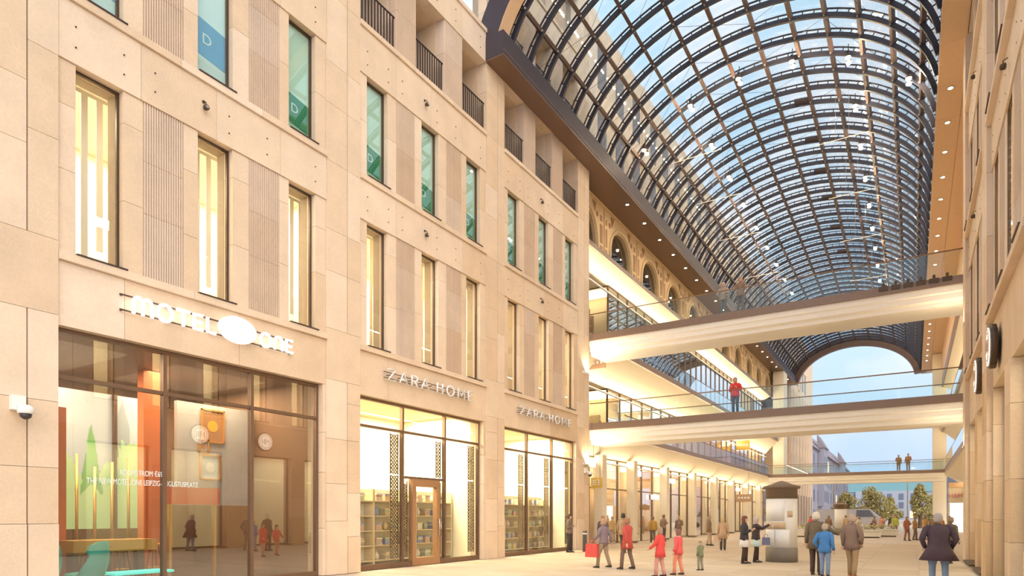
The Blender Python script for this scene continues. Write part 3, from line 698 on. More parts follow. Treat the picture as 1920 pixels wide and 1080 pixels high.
dome_cam(L, 5.22, 3.55, 'white dome camera on the pilaster left of the hotel window')
dome_cam(L, 29.0, 3.75, 'white dome camera on the last pilaster before the mall', 1.0)
# round emblem signs on the right-hand facade
for i, (y, lab) in enumerate(((18.85, 'scalloped round emblem sign, nearer of two on the right-hand facade'), (22.6, 'scalloped round emblem sign, farther of two on the right-hand facade'))):
    t = thing('emblem_sign', lab, 'sign', (R.X(0.1), y, 5.6), group='round emblem signs'); z = 5.62; n = 48
    rings = []
    for w_, q in ((0.06, 0.46), (0.08, 0.50), (0.19, 0.50), (0.21, 0.46)):
        rings.append([(R.X(w_), y+(q+0.018*math.cos(16*2*PI*j/n))*math.cos(2*PI*j/n), z+(q+0.018*math.cos(16*2*PI*j/n))*math.sin(2*PI*j/n)) for j in range(n)])
    MB().loft(rings).obj('drum', BRONZE, t)
    MB().lathe([(0.44, 0), (0.44, 0.015)], (R.X(0.235), y, z), 32, 0, 'x').obj('face', emis('emblem_face', (1.0, 0.95, 0.82), 1.6), t)
    m = MB(); x = R.X(0.24)
    for r_ in (0.40, 0.33): m.tube([(x, y+r_*math.cos(a), z+r_*math.sin(a)) for a in [2*PI*j/36 for j in range(37)]], 0.012, 5)
    m.obj('ring', GOODS[6], t)
    m = MB()
    m.tube([(x, y+0.2, z-0.14), (x, y+0.2, z+0.14), (x, y+0.08, z-0.02), (x, y-0.0, z+0.16), (x, y-0.0, z-0.14)], 0.018, 5)
    m.tube([(x, y-0.08, z-0.14), (x, y-0.08, z+0.14), (x, y-0.21, z-0.12), (x, y-0.21, z+0.14)], 0.018, 5)
    m.obj('monogram', GOODS[6], t)
# right-hand ground-floor openings: dark framed glazing with lit rooms
k = 0
for bi, s in enumerate(BAYS[1:]):
    for a, b_ in ((0, 2.8), (3.75, 6.55)):
        k += 1
        window(R, s+a, s+b_, 0.05, 4.88, 'tall ground-floor shop window, %s from the camera on the right-hand facade' % ['first', 'second', 'third', 'fourth'][k-1], GLASS, 0.08, -0.26)
    room('room_right_shop', 'lit shop interior behind the right-hand facade, %s bay' % ['nearer', 'farther'][bi], R, s-0.2, s+BW+0.1, 0, 5.3, 3.5, SHOPW, SHOPF, 300, WARM2, 2)

# ------------------------------------------------------------------ glass vault
C0, CZ, EA, EB = -6.3, 18.4, 7.2, 5.25
PHI = [12, 29.3, 43.6, 55.9, 68.3, 79.6, 91.3, 103.7, 115.2, 127.1, 140.2, 156, 172]
Y0V, DY, NR = 21.265, 1.345, 53
YE = Y0V + DY*(NR-1)
def EP(ph, off=0.0):
    a = math.radians(ph); x, z = -EA*math.cos(a), EB*math.sin(a)
    nx, nz = -math.cos(a)/EA, math.sin(a)/EB; l = math.hypot(nx, nz)
    return C0 + x + off*nx/l, CZ + z + off*nz/l
def arc_bar(mb, y0, y1, r0, r1, phs, mi=0):
    rings = []
    for ph in phs:
        a, b_ = EP(ph, r0), EP(ph, r1)
        rings.append([(a[0], y0, a[1]), (a[0], y1, a[1]), (b_[0], y1, b_[1]), (b_[0], y0, b_[1])])
    return mb.loft(rings, mi, True, True, False)
fine = []
for a, b_ in zip(PHI[:-1], PHI[1:]): fine += [a + (b_-a)*i/3 for i in range(3)]
fine.append(PHI[-1])
vault = thing('glass_vault', 'long glazed barrel vault on dark steel ribs over the street', 'vault', (C0, 56, 18.85))
def ribmesh():
    m = MB()
    arc_bar(m, -0.06, 0.06, -0.11, 0.08, fine)          # lower chord
    arc_bar(m, -0.03, 0.03, 0.225, 0.275, fine)           # glazing bar
    for a, b_ in zip(PHI[:-1], PHI[1:]):
        for q in (0.04, 0.33, 0.66, 0.96):
            ph = a + (b_-a)*q; p0, p1 = EP(ph, 0.06), EP(ph, 0.24); m.tube([(p0[0], 0, p0[1]), (p1[0], 0, p1[1])], 0.028, 4, sm=False)
    return m
rib_me = ribmesh().mesh('rib', STEEL)
bolt = MB()
for ph in PHI[1:-1]:
    for dy in (-0.1, 0.1):
        p = EP(ph, -0.06); bolt.box(p[0]-0.03, p[0]+0.03, dy-0.03, dy+0.03, p[1]-0.03, p[1]+0.03)
bolt_me = bolt.mesh('node_bolt', M('bolt_grey', (0.45, 0.43, 0.42), 0.6))
for i in range(NR):
    o = put(rib_me, 'rib', vault); o.location = (0, Y0V + DY*i, 0)
    q = put(bolt_me, 'node_bolt', o); q['kind'] = 'stuff'
for ph in PHI[1:-1]:
    m = MB()
    rings = []
    c = math.radians(0.95)
    for y in (Y0V, YE):
        a, b_, c_, d_ = EP(ph-0.62, -0.03), EP(ph+0.62, -0.03), EP(ph+0.62, 0.16), EP(ph-0.62, 0.16)
        rings.append([(q[0], y, q[1]) for q in (a, b_, c_, d_)])
    m.loft(rings, 0, True, True, False); m.obj('purlin', PURL, vault)
# panes: each one a part near the camera, the far ones joined
pm = []
for a, b_ in zip(PHI[:-1], PHI[1:]):
    m = MB(); rr = []
    for ph in (a+0.2, (a+b_)/2, b_-0.2):
        p, q = EP(ph, 0.285), EP(ph, 0.297); rr.append([(p[0], 0.035, p[1]), (p[0], DY-0.035, p[1]), (q[0], DY-0.035, q[1]), (q[0], 0.035, q[1])])
    m.loft(rr, 0, True, True, False); pm.append(m)
pmesh = [m.mesh('pane', GLASS_VAULT) for m in pm]
rest = MB()
for i in range(NR-1):
    for j in range(12):
        if i < 25:
            o = put(pmesh[j], 'pane', vault); o.location = (0, Y0V + DY*i, 0)
        else:
            rest.add([(v[0], v[1] + Y0V + DY*i, v[2]) for v in pm[j].v], pm[j].f)
rest.obj('far_panes', GLASS_VAULT, vault)['kind'] = 'stuff'
# opened ventilation sashes and a maintenance bar near the crown
for i in (3, 6, 9, 12, 16, 20):
    y = Y0V + DY*(i+8); m = MB(); arc_bar(m, y+DY*0.72, y+DY*0.98, -0.02, 0.10, [97.5, 100, 103]); m.obj('vent_sash', BEAM, vault)
# fine tie cables criss-crossing below the glass
for i in range(1, 26, 2):
    m = MB()
    for (a, b_) in ((0, 3), (4, 7), (8, 11)):
        p, q = EP(PHI[a], -0.12), EP(PHI[b_], -0.12); y0, y1 = Y0V+DY*i, Y0V+DY*(i+2)
        m.tube([(p[0], y0, p[1]), (q[0], y1, q[1])], 0.007, 4); 
        p, q = EP(PHI[a+1], -0.12), EP(PHI[b_+1], -0.12)
        m.tube([(q[0], y0, q[1]), (p[0], y1, p[1])], 0.007, 4)
    m.obj('tie_cable', STEEL, vault)
# front and rear arch frames
def archframe(y0, y1, off0, off1, name, mats, lining=None):
    m = MB(); arc_bar(m, y0, y1, off0, off1, [8 + i*(176-8)/40 for i in range(41)]); return m.obj(name, mats, vault)
archframe(20.35, 20.95, -0.02, 0.95, 'front_arch', BEAM)
m = MB(); arc_bar(m, 20.36, 20.96, -0.05, -0.02, [8 + i*(176-8)/40 for i in range(41)]); m.obj('front_arch_lining', SOFFR, vault)
archframe(YE, YE+0.8, -0.75, 0.5, 'rear_arch', M('rear_arch_umber', (0.17, 0.10, 0.075), 0.5, noise=0.1))
# ------------------------------------------------------------------ eaves beams, soffits, downlights
bl = MB(); bl.box(XL+0.06, -12.95, 20.3, YE+0.8, 18.86, 19.75)
o = struct(bl.obj('trim_beam_left', BEAM), 'dark gutter beam carrying the left foot of the glass vault')
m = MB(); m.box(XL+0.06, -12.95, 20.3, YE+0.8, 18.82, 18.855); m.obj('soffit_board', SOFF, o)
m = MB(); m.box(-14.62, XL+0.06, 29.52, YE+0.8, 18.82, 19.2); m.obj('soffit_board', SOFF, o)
m = MB(); m.box(-12.95, -12.935, 20.3, YE+0.8, 18.98, 19.02); m.obj('drip_edge', SOFF, o)
br = MB(); br.box(0.84, 2.62, 20.3, YE+0.8, 18.9, 19.6)
o = struct(br.obj('trim_beam_right', BEAM), 'tan panelled eaves beam carrying the right foot of the glass vault')
for i in range(27):
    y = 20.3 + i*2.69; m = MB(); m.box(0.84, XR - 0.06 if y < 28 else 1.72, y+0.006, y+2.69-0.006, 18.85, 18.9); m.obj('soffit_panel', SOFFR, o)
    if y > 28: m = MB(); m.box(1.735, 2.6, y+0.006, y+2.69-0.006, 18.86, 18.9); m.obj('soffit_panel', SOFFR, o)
dl = None
ordn = lambda i: ['first', 'second', 'third', 'fourth', 'fifth', 'sixth', 'seventh', 'eighth', 'ninth', 'tenth', 'eleventh', 'twelfth', 'thirteenth', 'fourteenth', 'fifteenth', 'sixteenth', 'seventeenth', 'eighteenth', 'nineteenth', 'twentieth', 'twenty-first', 'twenty-second', 'twenty-third'][i]
dring = MB().lathe([(0.07, 0.0), (0.115, 0.0), (0.115, -0.02), (0.085, -0.02)], (0, 0, 0), 14).mesh('trim_ring', CHROME)
dlens = MB().lathe([(0.085, -0.005), (0.085, -0.022), (0.05, -0.035)], (0, 0, 0), 14).mesh('lens', LAMP)
def downlight(x, y, z, lab, grp, e):
    t = thing('downlight', lab, 'downlight', (x, y, z), group=grp)
    put(dring, 'trim_ring', t, True); put(dlens, 'lens', t, True)
    if e: spot('downlight_lamp', (x, y, z-0.06), e, (1.0, 0.72, 0.40), (0, 0, -1), 150)
for i in range(21):
    downlight(-13.4, 33.7 + 2.69*i, 18.82, '%s downlight from the street end in the left vault soffit' % ordn(i), 'downlights in the left soffit', 60 if i % 2 == 0 else 0)
    downlight(1.28, 31.4 + 2.69*i, 18.85, '%s downlight from the street end in the right vault soffit' % ordn(i), 'downlights in the right soffit', 60 if i % 2 == 0 else 0)
# pendant lamps under the ribs
def pendant(x, y, z, lab):
    t = thing('pendant_lamp', lab, 'pendant lamp', (x, y, z), group='twin lamps under the vault ribs')
    m = MB(); m.box(x-0.05, x+0.05, y-0.24, y+0.24, z+0.16, z+0.30); m.obj('ballast_box', BRONZE, t)
    m = MB(); m.tube([(x, y, z+0.3), (x, y, z+0.72)], 0.02, 5); m.obj('stem', STEEL, t)
    for dx in (-0.2, 0.2):
        m = MB(); m.lathe([(0.05, 0.16), (0.10, 0.10), (0.13, 0.0), (0.12, 0.0)], (x, y+dx, z), 12); m.obj('reflector', BRONZE, t)
        m = MB(); m.lathe([(0.115, 0.0), (0.10, -0.05), (0.04, -0.08)], (x, y+dx, z), 12); m.obj('bulb', LAMP, t)
    point('pendant_light', (x, y, z-0.12), 50 if x < -11 else 170, (1.0, 0.78, 0.5), 0.05)
nrow = ['nearest', 'second', 'third', 'fourth', 'fifth', 'sixth', 'seventh', 'eighth', 'ninth', 'tenth', 'eleventh']
for i, (x, z) in enumerate(((-12.04, 20.9), (-7.24, 22.95), (-4.82, 22.9), (-0.16, 20.45))):
    pendant(x, 32.83, z, 'twin rib lamp on the front arc of lamps, %s' % ['at the left foot', 'left of the crown', 'right of the crown', 'at the right foot'][i])
for i in range(11):
    y = 32.83 + 4.035*i
    pendant(-9.6, y, 22.42, 'twin rib lamp of the left-hand row, %s from the street' % nrow[i])
    pendant(-2.48, y, 22.22, 'twin rib lamp of the right-hand row, %s from the street' % nrow[i])
# slender pale bars strung across the vault, a weak glow put into their colour
for i, (x, y, z, l) in enumerate(((-9.8, 34.5, 20.8, 2.6), (-9.8, 39.0, 20.4, 2.6), (-9.8, 44.5, 20.2, 2.6), (-3.0, 36.0, 20.4, 2.4), (-3.0, 42.0, 20.2, 2.4), (-3.0, 49.0, 20.2, 2.4), (-3.0, 57.0, 20.0, 2.4), (-9.8, 52.0, 20.0, 2.6), (-3.4, 66.0, 19.6, 2.6), (-9.6, 68.0, 19.2, 2.6), (-9.8, 62.0, 19.6, 2.6), (0.2, 60.0, 19.4, 2.2))):
    t = thing('suspended_bar', 'slender pale suspended bar, %s of the ones hung under the vault' % ordn(i), 'suspended bar', (x, y, z), group='thin suspended bars')
    m = MB(); m.tube([(x-l/2, y, z), (x+l/2, y, z)], 0.016, 6); m.obj('bar', emis('bar_glow', (1.0, 0.85, 0.62), 0.5), t)
    for q in (-0.3, 0.3):
        zt = CZ - 0.14 + EB*math.sqrt(max(0, 1-((x+q-C0)/EA)**2)); m = MB(); m.tube([(x+q, y, z), (x+q, y, zt)], 0.007, 4); m.obj('hanging_wire', CHROME, t)

# ------------------------------------------------------------------ upper left building seen through the glass
ub = MB(); ub.box(-20, -14.0, 29.5, 116, 19.2, 27.6)
upper = struct(ub.obj('wall_upper_left', STONE), 'upper stone storeys rising behind the left foot of the vault')
for k in range(10):
    s = 29.5 + 7.87*k
    m = MB(); m.box(-14.0, -13.86, s, s+1.27, 19.6, 27.6); m.obj('pilaster_strip', STONE, upper)
    for z0, z1 in ((20.1, 22.75), (24.0, 26.4)):
        m = MB(); m.box(-14.0, -13.9, s+1.27, s+7.87, z1+0.1, z1+1.1); m.obj('stone_band', STONE, upper)
        for a, b_ in LOG:
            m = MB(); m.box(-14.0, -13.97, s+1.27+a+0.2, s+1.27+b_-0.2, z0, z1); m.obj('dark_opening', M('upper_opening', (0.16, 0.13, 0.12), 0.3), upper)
# far lower storeys of that building beyond the mall
fb_ = MB(); fb_.box(-20, -14.0, 92.5, 116, 0, 19.2)
lower = struct(fb_.obj('wall_far_left', STONE), 'stone building continuing beyond the mall on the left')
for i in range(8):
    y = 93.5 + i*2.8
    for z0, z1 in ((0.2, 4.6), (6.7, 10.2), (11.7, 14.6), (16.2, 18.6)):
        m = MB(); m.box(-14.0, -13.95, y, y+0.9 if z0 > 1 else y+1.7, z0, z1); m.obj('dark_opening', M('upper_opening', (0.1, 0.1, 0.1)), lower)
    m = MB(); m.box(-14.0, -13.85, y-0.5, y-0.1, 0, 19.0); m.obj('pilaster_strip', STONE, lower)
# ------------------------------------------------------------------ mall galleries
YM0, YM1 = 29.52, 82.0
EDGE = M('edge_brown', (0.25, 0.17, 0.13), 0.4, 0.2, noise=0.08)
def gallery(name, lab, poly, edge, y0=YM0, y1=YM1):
    m = MB(); m.prism(poly, y0, y1, 'y'); o = struct(m.obj(name, CREAM), lab)
    x0, x1, z0, z1 = edge; m = MB(); m.box(x0, x1, y0, y1, z0, z1); m.obj('edge_band', EDGE, o)
    return o
GL1 = gallery('gallery_slab_left_lower', 'cream sloped slab of the first-floor gallery on the left', [(-13.75, 6.22), (-13.75, 6.0), (-14.9, 4.92), (-21, 4.92), (-21, 6.22)], (-13.75, -13.6, 5.98, 6.27))
GL2 = gallery('gallery_slab_left_middle', 'cream sloped slab of the second-floor gallery on the left', [(-13.75, 10.72), (-13.75, 10.5), (-15.1, 9.05), (-21, 9.05), (-21, 10.72)], (-13.75, -13.6, 10.47, 10.8))
GL3 = gallery('gallery_slab_left_upper', 'cream slab under the arcade wall on the left', [(-14.48, 16.1), (-14.48, 15.9), (-15.5, 15.4), (-21, 15.4), (-21, 16.1)], (-14.48, -14.4, 15.88, 16.12))
GR1 = gallery('gallery_slab_right_lower', 'cream sloped slab of the first-floor gallery on the right', [(2.75, 6.22), (2.75, 6.0), (4.4, 4.92), (9, 4.92), (9, 6.22)], (2.6, 2.75, 5.98, 6.27))
GR2 = gallery('gallery_slab_right_middle', 'cream sloped slab of the second-floor gallery on the right', [(2.75, 10.72), (2.75, 10.5), (4.2, 9.05), (9, 9.05), (9, 10.72)], (2.6, 2.75, 10.47, 10.8))
GR3 = gallery('gallery_slab_right_upper', 'cream slab under the upper wall on the right', [(2.7, 16.1), (2.7, 15.2), (3.7, 14.8), (9, 14.8), (9, 16.1)], (2.6, 2.7, 15.2, 16.12))
# arcade wall with round-arched windows
ARC = M('arcade_cream', (0.70, 0.52, 0.30), 0.65, noise=0.06); TERR = M('terracotta_inset', (0.36, 0.19, 0.10), 0.6, noise=0.1)
XA = -14.6; AW, AP, ZA0, ZAS, ZA1 = 1.5, 4.98, 16.12, 16.56, 18.82
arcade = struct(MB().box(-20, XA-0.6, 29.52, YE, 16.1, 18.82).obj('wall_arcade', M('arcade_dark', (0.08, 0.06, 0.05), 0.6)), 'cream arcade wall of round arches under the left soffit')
def arch_bay(yc):
    m = MB(); n = 14; r = AW
    out = [(yc-AP/2, ZA0), (yc-AP/2, ZA1), (yc+AP/2, ZA1), (yc+AP/2, ZA0)]
    # strip between arch curve and the surrounding rectangle
    cur = [(yc-r, ZA0), (yc-r, ZAS)] + [(yc-r*math.cos(PI*i/n), ZAS+r*math.sin(PI*i/n)) for i in range(1, n)] + [(yc+r, ZAS), (yc+r, ZA0)]
    outer = []
    for (u, v) in cur:
        du, dv = u-yc, v-ZAS
        if v <= ZAS + 1e-6: outer.append((yc-AP/2 if du < 0 else yc+AP/2, v))
        else:
            t1 = (AP/2)/abs(du) if abs(du) > 1e-6 else 1e9; t2 = (ZA1-ZAS)/dv; t_ = min(t1, t2); outer.append((yc+du*t_, ZAS+dv*t_))
    vs = []; fs = []
    for x in (XA, XA-0.3):
        vs += [(x, u, v) for u, v in cur] + [(x, u, v) for u, v in outer]
    k = len(cur)
    for i in range(k-1):
        fs += [(i, i+1, k+i+1, k+i), (2*k+i, 2*k+i+1, 3*k+i+1, 3*k+i), (i, i+1, 2*k+i+1, 2*k+i)]
    m.add(vs, fs)
    # missing corners between the fan and the rectangle
    for sg in (-1, 1):
        for x in (XA, XA-0.3):
            ci = [p for p in outer if (p[0]-yc)*sg > 0 and p[1] > ZAS]
            side_ = max([p for p in ci if abs(abs(p[0]-yc)-AP/2) < 1e-4] or [(yc+sg*AP/2, ZAS)], key=lambda p: p[1])
            top_ = max([p for p in ci if abs(p[1]-ZA1) < 1e-4], key=lambda p: abs(p[0]-yc))
            m.add([(x, *side_), (x, yc+sg*AP/2, ZA1), (x, *top_)], [(0, 1, 2)])
    m.obj('arch_panel', ARC, arcade)
    m = MB()                                         # moulded ring
    m.tube([(XA+0.03, u*1.0+(u-yc)*0.1, ZAS+(v-ZAS)*1.1 if v > ZAS else v) for u, v in cur], 0.09, 6); m.obj('arch_moulding', ARC, arcade)
    MB().box(XA-0.22, XA-0.2, yc-r-0.05, yc+r+0.05, ZA0, ZAS+r+0.05).obj('arch_pane', GLASS_DARK, arcade)
    for sg in (-1, 1):
        y = yc + sg*(AP/2-0.32)
        m = MB(); m.box(XA, XA+0.02, y-0.16, y+0.16, ZA0+0.55, ZA0+1.55); m.obj('inset_panel', TERR, arcade)
        m = MB(); m.box(XA, XA+0.02, y-0.13, y+0.13, ZA0+1.75, ZA0+2.05); m.obj('inset_panel', TERR, arcade)
        m = MB(); m.box(XA, XA+0.02, y-0.13, y+0.13, ZA0+0.12, ZA0+0.38); m.obj('inset_panel', TERR, arcade)
        y = yc + sg*(AP/2-0.86); m = MB(); m.lathe([(0.15, 0), (0.15, 0.02)], (XA, y, ZA0+1.95), 14, 0, 'x'); m.obj('inset_roundel', TERR, arcade)
        m = MB(); y = yc + sg*1.15; m.prism([(y-0.16*sg, ZA0+2.5), (y+0.35*sg, ZA0+2.5), (y+0.18*sg, ZA0+1.95)], XA, XA+0.02, 'x'); m.obj('inset_spandrel', TERR, arcade)
    m = MB(); m.box(XA, XA+0.07, yc-AP/2+0.02, yc-AP/2+0.10, ZA0, ZA1); m.obj('arcade_rib', ARC, arcade)
for i in range(12): arch_bay(30.72 + AP*i)
m = MB(); m.box(XA, XA+0.14, 29.52, YE, ZA0-0.02, ZA0+0.08); m.obj('cornice', EDGE, arcade)
m = MB(); m.box(XA, XA+0.10, 29.52, YE, ZA1-0.14, ZA1); m.obj('cornice', ARC, arcade)
# right-hand upper wall and outer walls
struct(MB().box(2.6, 3.0, 29.52, YE, 16.12, 18.86).obj('wall_upper_right', SOFFR), 'tan panelled wall above the right galleries')
struct(MB().box(9, 9.3, 29.5, 84, 0, 18.9).obj('wall_mall_right', CREAM), 'cream back wall of the right galleries')
struct(MB().box(-21.3, -21, 29.5, 92, 0, 18.9).obj('wall_mall_left', CREAM), 'cream back wall of the left galleries')
# shopfront glazing, one level at a time
MULL = M('mullion_bronze', (0.22, 0.15, 0.10), 0.4, 0.4, noise=0.08)
def glazing(lab, X, z0, z1, y0, y1, step, gm, transom=None):
    wn[0] += 1
    t = thing('window_%d' % wn[0], lab, None, (X, y0, z0), kind='structure')
    n = int(round((y1-y0)/step)); st = (y1-y0)/n
    mm_ = MB().box(-0.05, 0.06, -0.035, 0.035, z0, z1).mesh('mullion', MULL)
    zs = [z0] + ([transom] if transom else []) + [z1]
    pms = [MB().box(-0.008, 0.008, 0.035, st-0.035, a+0.03, b_-0.03).mesh('pane', gm) for a, b_ in zip(zs[:-1], zs[1:])]
    for i in range(n+1):
        o = put(mm_, 'mullion', t); o.location = (X, y0+st*i, 0)
        if i < n:
            for p in pms: o = put(p, 'pane', t); o.location = (X, y0+st*i, 0)
    for z in zs: MB().box(X-0.045, X+0.055, y0, y1, z-0.03 if z > z0 else z, z+0.03 if z < z1 else z).obj('transom', MULL, t)
    return t
glazing('ground-floor mall shopfront glazing behind the cream pillars', -14.95, 0.02, 4.9, 30.0, 82, 2.0, GLASS_MALL, 3.2)
glazing('first-floor mall shopfront glazing above the lower gallery', -15.12, 6.24, 9.04, 34.9, 82, 1.9, GLASS_MALL)
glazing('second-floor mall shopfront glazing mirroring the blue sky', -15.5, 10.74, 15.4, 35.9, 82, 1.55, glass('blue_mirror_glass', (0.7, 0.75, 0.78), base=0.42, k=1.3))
for (X, z0, z1, y, lab) in ((-15.12, 6.24, 9.04, 34.9, 'returning first-floor shopfront facing the bridges'), (-15.5, 10.74, 15.4, 35.9, 'returning second-floor shopfront facing the bridges')):
    wn[0] += 1; t = thing('window_%d' % wn[0], lab, None, (X, y, z0), kind='structure')
    for i in range(3):
        MB().box(X-1.9*i-0.04, X-1.9*i+0.04, y-0.05, y+0.05, z0, z1).obj('mullion', MULL, t)
        MB().box(X-1.9*i-1.86, X-1.9*i-0.04, y-0.008, y+0.008, z0, z1-0.06).obj('pane', GLASS_MALL, t)
    MB().box(X-5.7, X, y-0.05, y+0.05, z1-0.06, z1).obj('transom', MULL, t)
PY = [32.8, 37.5, 43.6, 50.2, 56.7, 62.9, 69.2, 75.5]
for i, y in enumerate(PY):
    m = MB(); m.box(-14.85, -14.35, y-0.28, y+0.28, 0, 4.98); o = struct(m.obj('pillar', CREAM), 'cream square shopfront pillar, %s from the street end' % ordn(i))
    m = MB(); m.box(-14.86, -14.34, y-0.29, y+0.29, 0, 0.12); m.obj('plinth', EDGE, o)
# piers closing the mall at the far end
for x0, x1, lab in ((-14.2, -13.0, 'tall cream pier at the left of the far mall opening'), (1.8, 3.0, 'tall cream pier at the right of the far mall opening')):
    struct(MB().box(x0, x1, 82, 84.5, 0, 18.8).obj('pillar', CREAM), lab)
# shop displays behind the mall glazing
CL = [(0.80, 0.62, 0.40), (0.35, 0.20, 0.11), (0.86, 0.80, 0.68), (0.62, 0.38, 0.20), (0.50, 0.42, 0.36), (0.88, 0.84, 0.78), (0.72, 0.50, 0.26)]
DM = [M('display_%d' % i, c, 0.6, noise=0.08) for i, c in enumerate(CL)]
def shop_display(lab, X, y0, y1, z0, z1, seed, em):
    rnd = random.Random(seed); t = thing('shop_display', lab, 'shop display', (X, (y0+y1)/2, z0), group='lit shop interiors in the mall')
    MB().box(X-3.0, X-2.9, y0, y1, z0, z1).obj('back_wall', DM[rnd.choice((0, 2, 5, 6))], t)
    if seed not in (21, 41): MB().box(X-2.9, X-0.3, y0, y0+0.08, z0, z1).obj('side_wall', DM[rnd.choice((0, 2, 3))], t)
    MB().box(X-2.9, X-0.3, y0+0.3, y1-0.3, z1-0.10, z1-0.04).obj('light_panel', em, t)
    n = 5
    for i in range(n):
        a = y0+0.3+(y1-y0-0.5)*i/n; w = (y1-y0-0.5)/n*rnd.uniform(0.45, 0.9); h = (z1-z0)*rnd.uniform(0.4, 0.8)
        d_ = rnd.uniform(0.3, 1.8); q = MB().box(X-2.9, X-2.9+d_, a, a+w, z0, z0+h).obj('display_case', DM[rnd.randrange(7)], t)
        for zz in range(3): MB().box(X-2.9+d_, X-2.88+d_+0.06, a+0.05, a+w-0.05, z0+h*(0.25+0.22*zz), z0+h*(0.25+0.22*zz)+0.12).obj('shelf_front', DM[rnd.randrange(7)], q)
ys = [29.6] + PY + [82]
for i in range(9):
    shop_display('lit ground-floor shop interior, %s bay from the street end' % ordn(i), -15.1, ys[i]+0.05, ys[i+1]-0.05, 0.02, 4.85, i, LAMP_P)
    if i >= 1: shop_display('lit first-floor shop interior, %s bay from the bridges' % ordn(i-1), -15.25, max(ys[i], 34.95)+0.05, ys[i+1]-0.05, 6.24, 9.0, 20+i, LAMP_P)
    if i >= 1: shop_display('dim second-floor shop interior, %s bay from the bridges' % ordn(i-1), -15.65, max(ys[i], 35.95)+0.05, ys[i+1]-0.05, 10.75, 15.3, 40+i, LAMP_P if i == 1 else emis('panel_dim', (1, .86, .62), 1.5))
# long fill strips added to brighten the sloped soffits
for (x, z, e, d_) in ((-14.79, 4.62, 820, (0.75, 0, 0.55)), (-14.96, 8.7, 1600, (0.75, 0, 0.6)), (-15.34, 14.9, 1250, (0.6, 0, 0.45))):
    t = thing('fill_strip', 'added warm fill strip along the shopfront head at %s level' % {4.62: 'street', 8.7: 'first-gallery', 14.9: 'second-gallery'}[z], 'fill strip', (x, 56, z))
    MB().box(x-0.1, x-0.02, 30, 82, z-0.04, z+0.04).obj('profile', WHITE, t)
    area('fill_strip_lamp', (x, 56, z), 52, e, (1.0, 0.80, 0.52), d_, sy=0.12).rotation_euler = (Vector(d_).to_track_quat('-Z', 'Y')).to_euler()
for (x, z, e, d_) in ((4.7, 4.7, 800, (-0.8, 0, 0.5)), (4.4, 8.8, 900, (-0.8, 0, 0.5)), (4.0, 14.5, 800, (-0.8, 0, 0.5))):  # matching added fill strips for the right gallery soffits
    t = thing('fill_strip', 'added warm fill strip in the right gallery at %s level' % {4.7: 'street', 8.8: 'first-gallery', 14.5: 'second-gallery'}[z], 'fill strip', (x, 56, z))
    MB().box(x+0.02, x+0.1, 30, 82, z-0.04, z+0.04).obj('profile', WHITE, t)
    area('fill_strip_lamp', (x, 56, z), 52, e, (1.0, 0.80, 0.52), d_, sy=0.12)
# gallery glass balustrades
def balustrade(lab, X, z, y0, y1, step=2.0, along='y', t=None):
    if t is None: t = thing('glass_balustrade', lab, 'balustrade', (X, y0, z) if along == 'y' else (y0, X, z), group='glass balustrades')
    n = int(round((y1-y0)/step)); st = (y1-y0)/n
    if along == 'y': pme = MB().box(-0.008, 0.008, 0.012, st-0.012, -0.05, 0.98).mesh('glass_panel', GLASS_RAIL)
    else: pme = MB().box(0.012, st-0.012, -0.008, 0.008, -0.05, 0.98).mesh('glass_panel', GLASS_RAIL)
    for i in range(n):
        o = put(pme, 'glass_panel', t); o.location = (X, y0+st*i, z) if along == 'y' else (y0+st*i, X, z)
    m = MB(); m.tube([(X, y0, z+1.0), (X, y1, z+1.0)] if along == 'y' else [(y0, X, z+1.0), (y1, X, z+1.0)], 0.026, 6); m.obj('handrail', BROWN, t)
    return t
balustrade('glass balustrade along the left first-floor gallery', -13.66, 6.25, 34.0, 76)
balustrade('glass balustrade along the left second-floor gallery', -13.66, 10.78, 34.0, 82)
balustrade('glass balustrade along the right first-floor gallery', 2.66, 6.25, 34.0, 76)
balustrade('glass balustrade along the right second-floor gallery', 2.66, 10.78, 34.0, 82)
# ------------------------------------------------------------------ footbridges
BRW = M('bridge_white', (0.92, 0.86, 0.78), 0.55, noise=0.03)
def bridge(lab, y, z, x0, x1, wd, nm, th=0.98):
    t = thing('footbridge', lab, 'bridge', ((x0+x1)/2, y, z), group='white footbridges')
    pr = [(y+0.03, z-0.28), (y+0.03, z-0.52), (y+0.10, z-0.56), (y+0.10, z-0.76), (y+0.26, z-0.84), (y+0.26, z-th), (y+wd-1.6, z-th), (y+wd-0.1, z-0.3), (y+wd-0.1, z-0.02), (y+0.03, z-0.02)]
    m = MB(); m.prism(pr, x0, x1, 'x'); m.obj('deck', BRW, t)
    MB().box(x0, x1, y-0.05, y+0.03, z-0.29, z+0.03).obj('edge_band', EDGE, t)
    MB().box(x0, x1, y+wd-0.1, y+wd, z-0.29, z+0.03).obj('edge_band', EDGE, t)
    MB().box(x0, x1, y+0.03, y+wd-0.1, z-0.02, z).obj('walkway', DM[4], t)
    balustrade('', y+0.02, z+0.03, x0+0.05, x1-0.02, 2.2, 'x', t)
    balustrade('', y+wd-0.05, z+0.03, x0+0.05, x1-0.02, 2.2, 'x', t)
bridge('upper white footbridge with a dark brown edge across the mall front', 29.6, 10.68, XL, XR, 3.6, 'upper footbridge')
bridge('middle white footbridge with a dark brown edge across the mall front', 29.6, 6.22, XL, XR, 3.6, 'middle footbridge')
bridge('distant low white footbridge at the far end of the mall', 75.8, 6.15, -13.6, 2.62, 3.2, 'distant footbridge', 1.1)
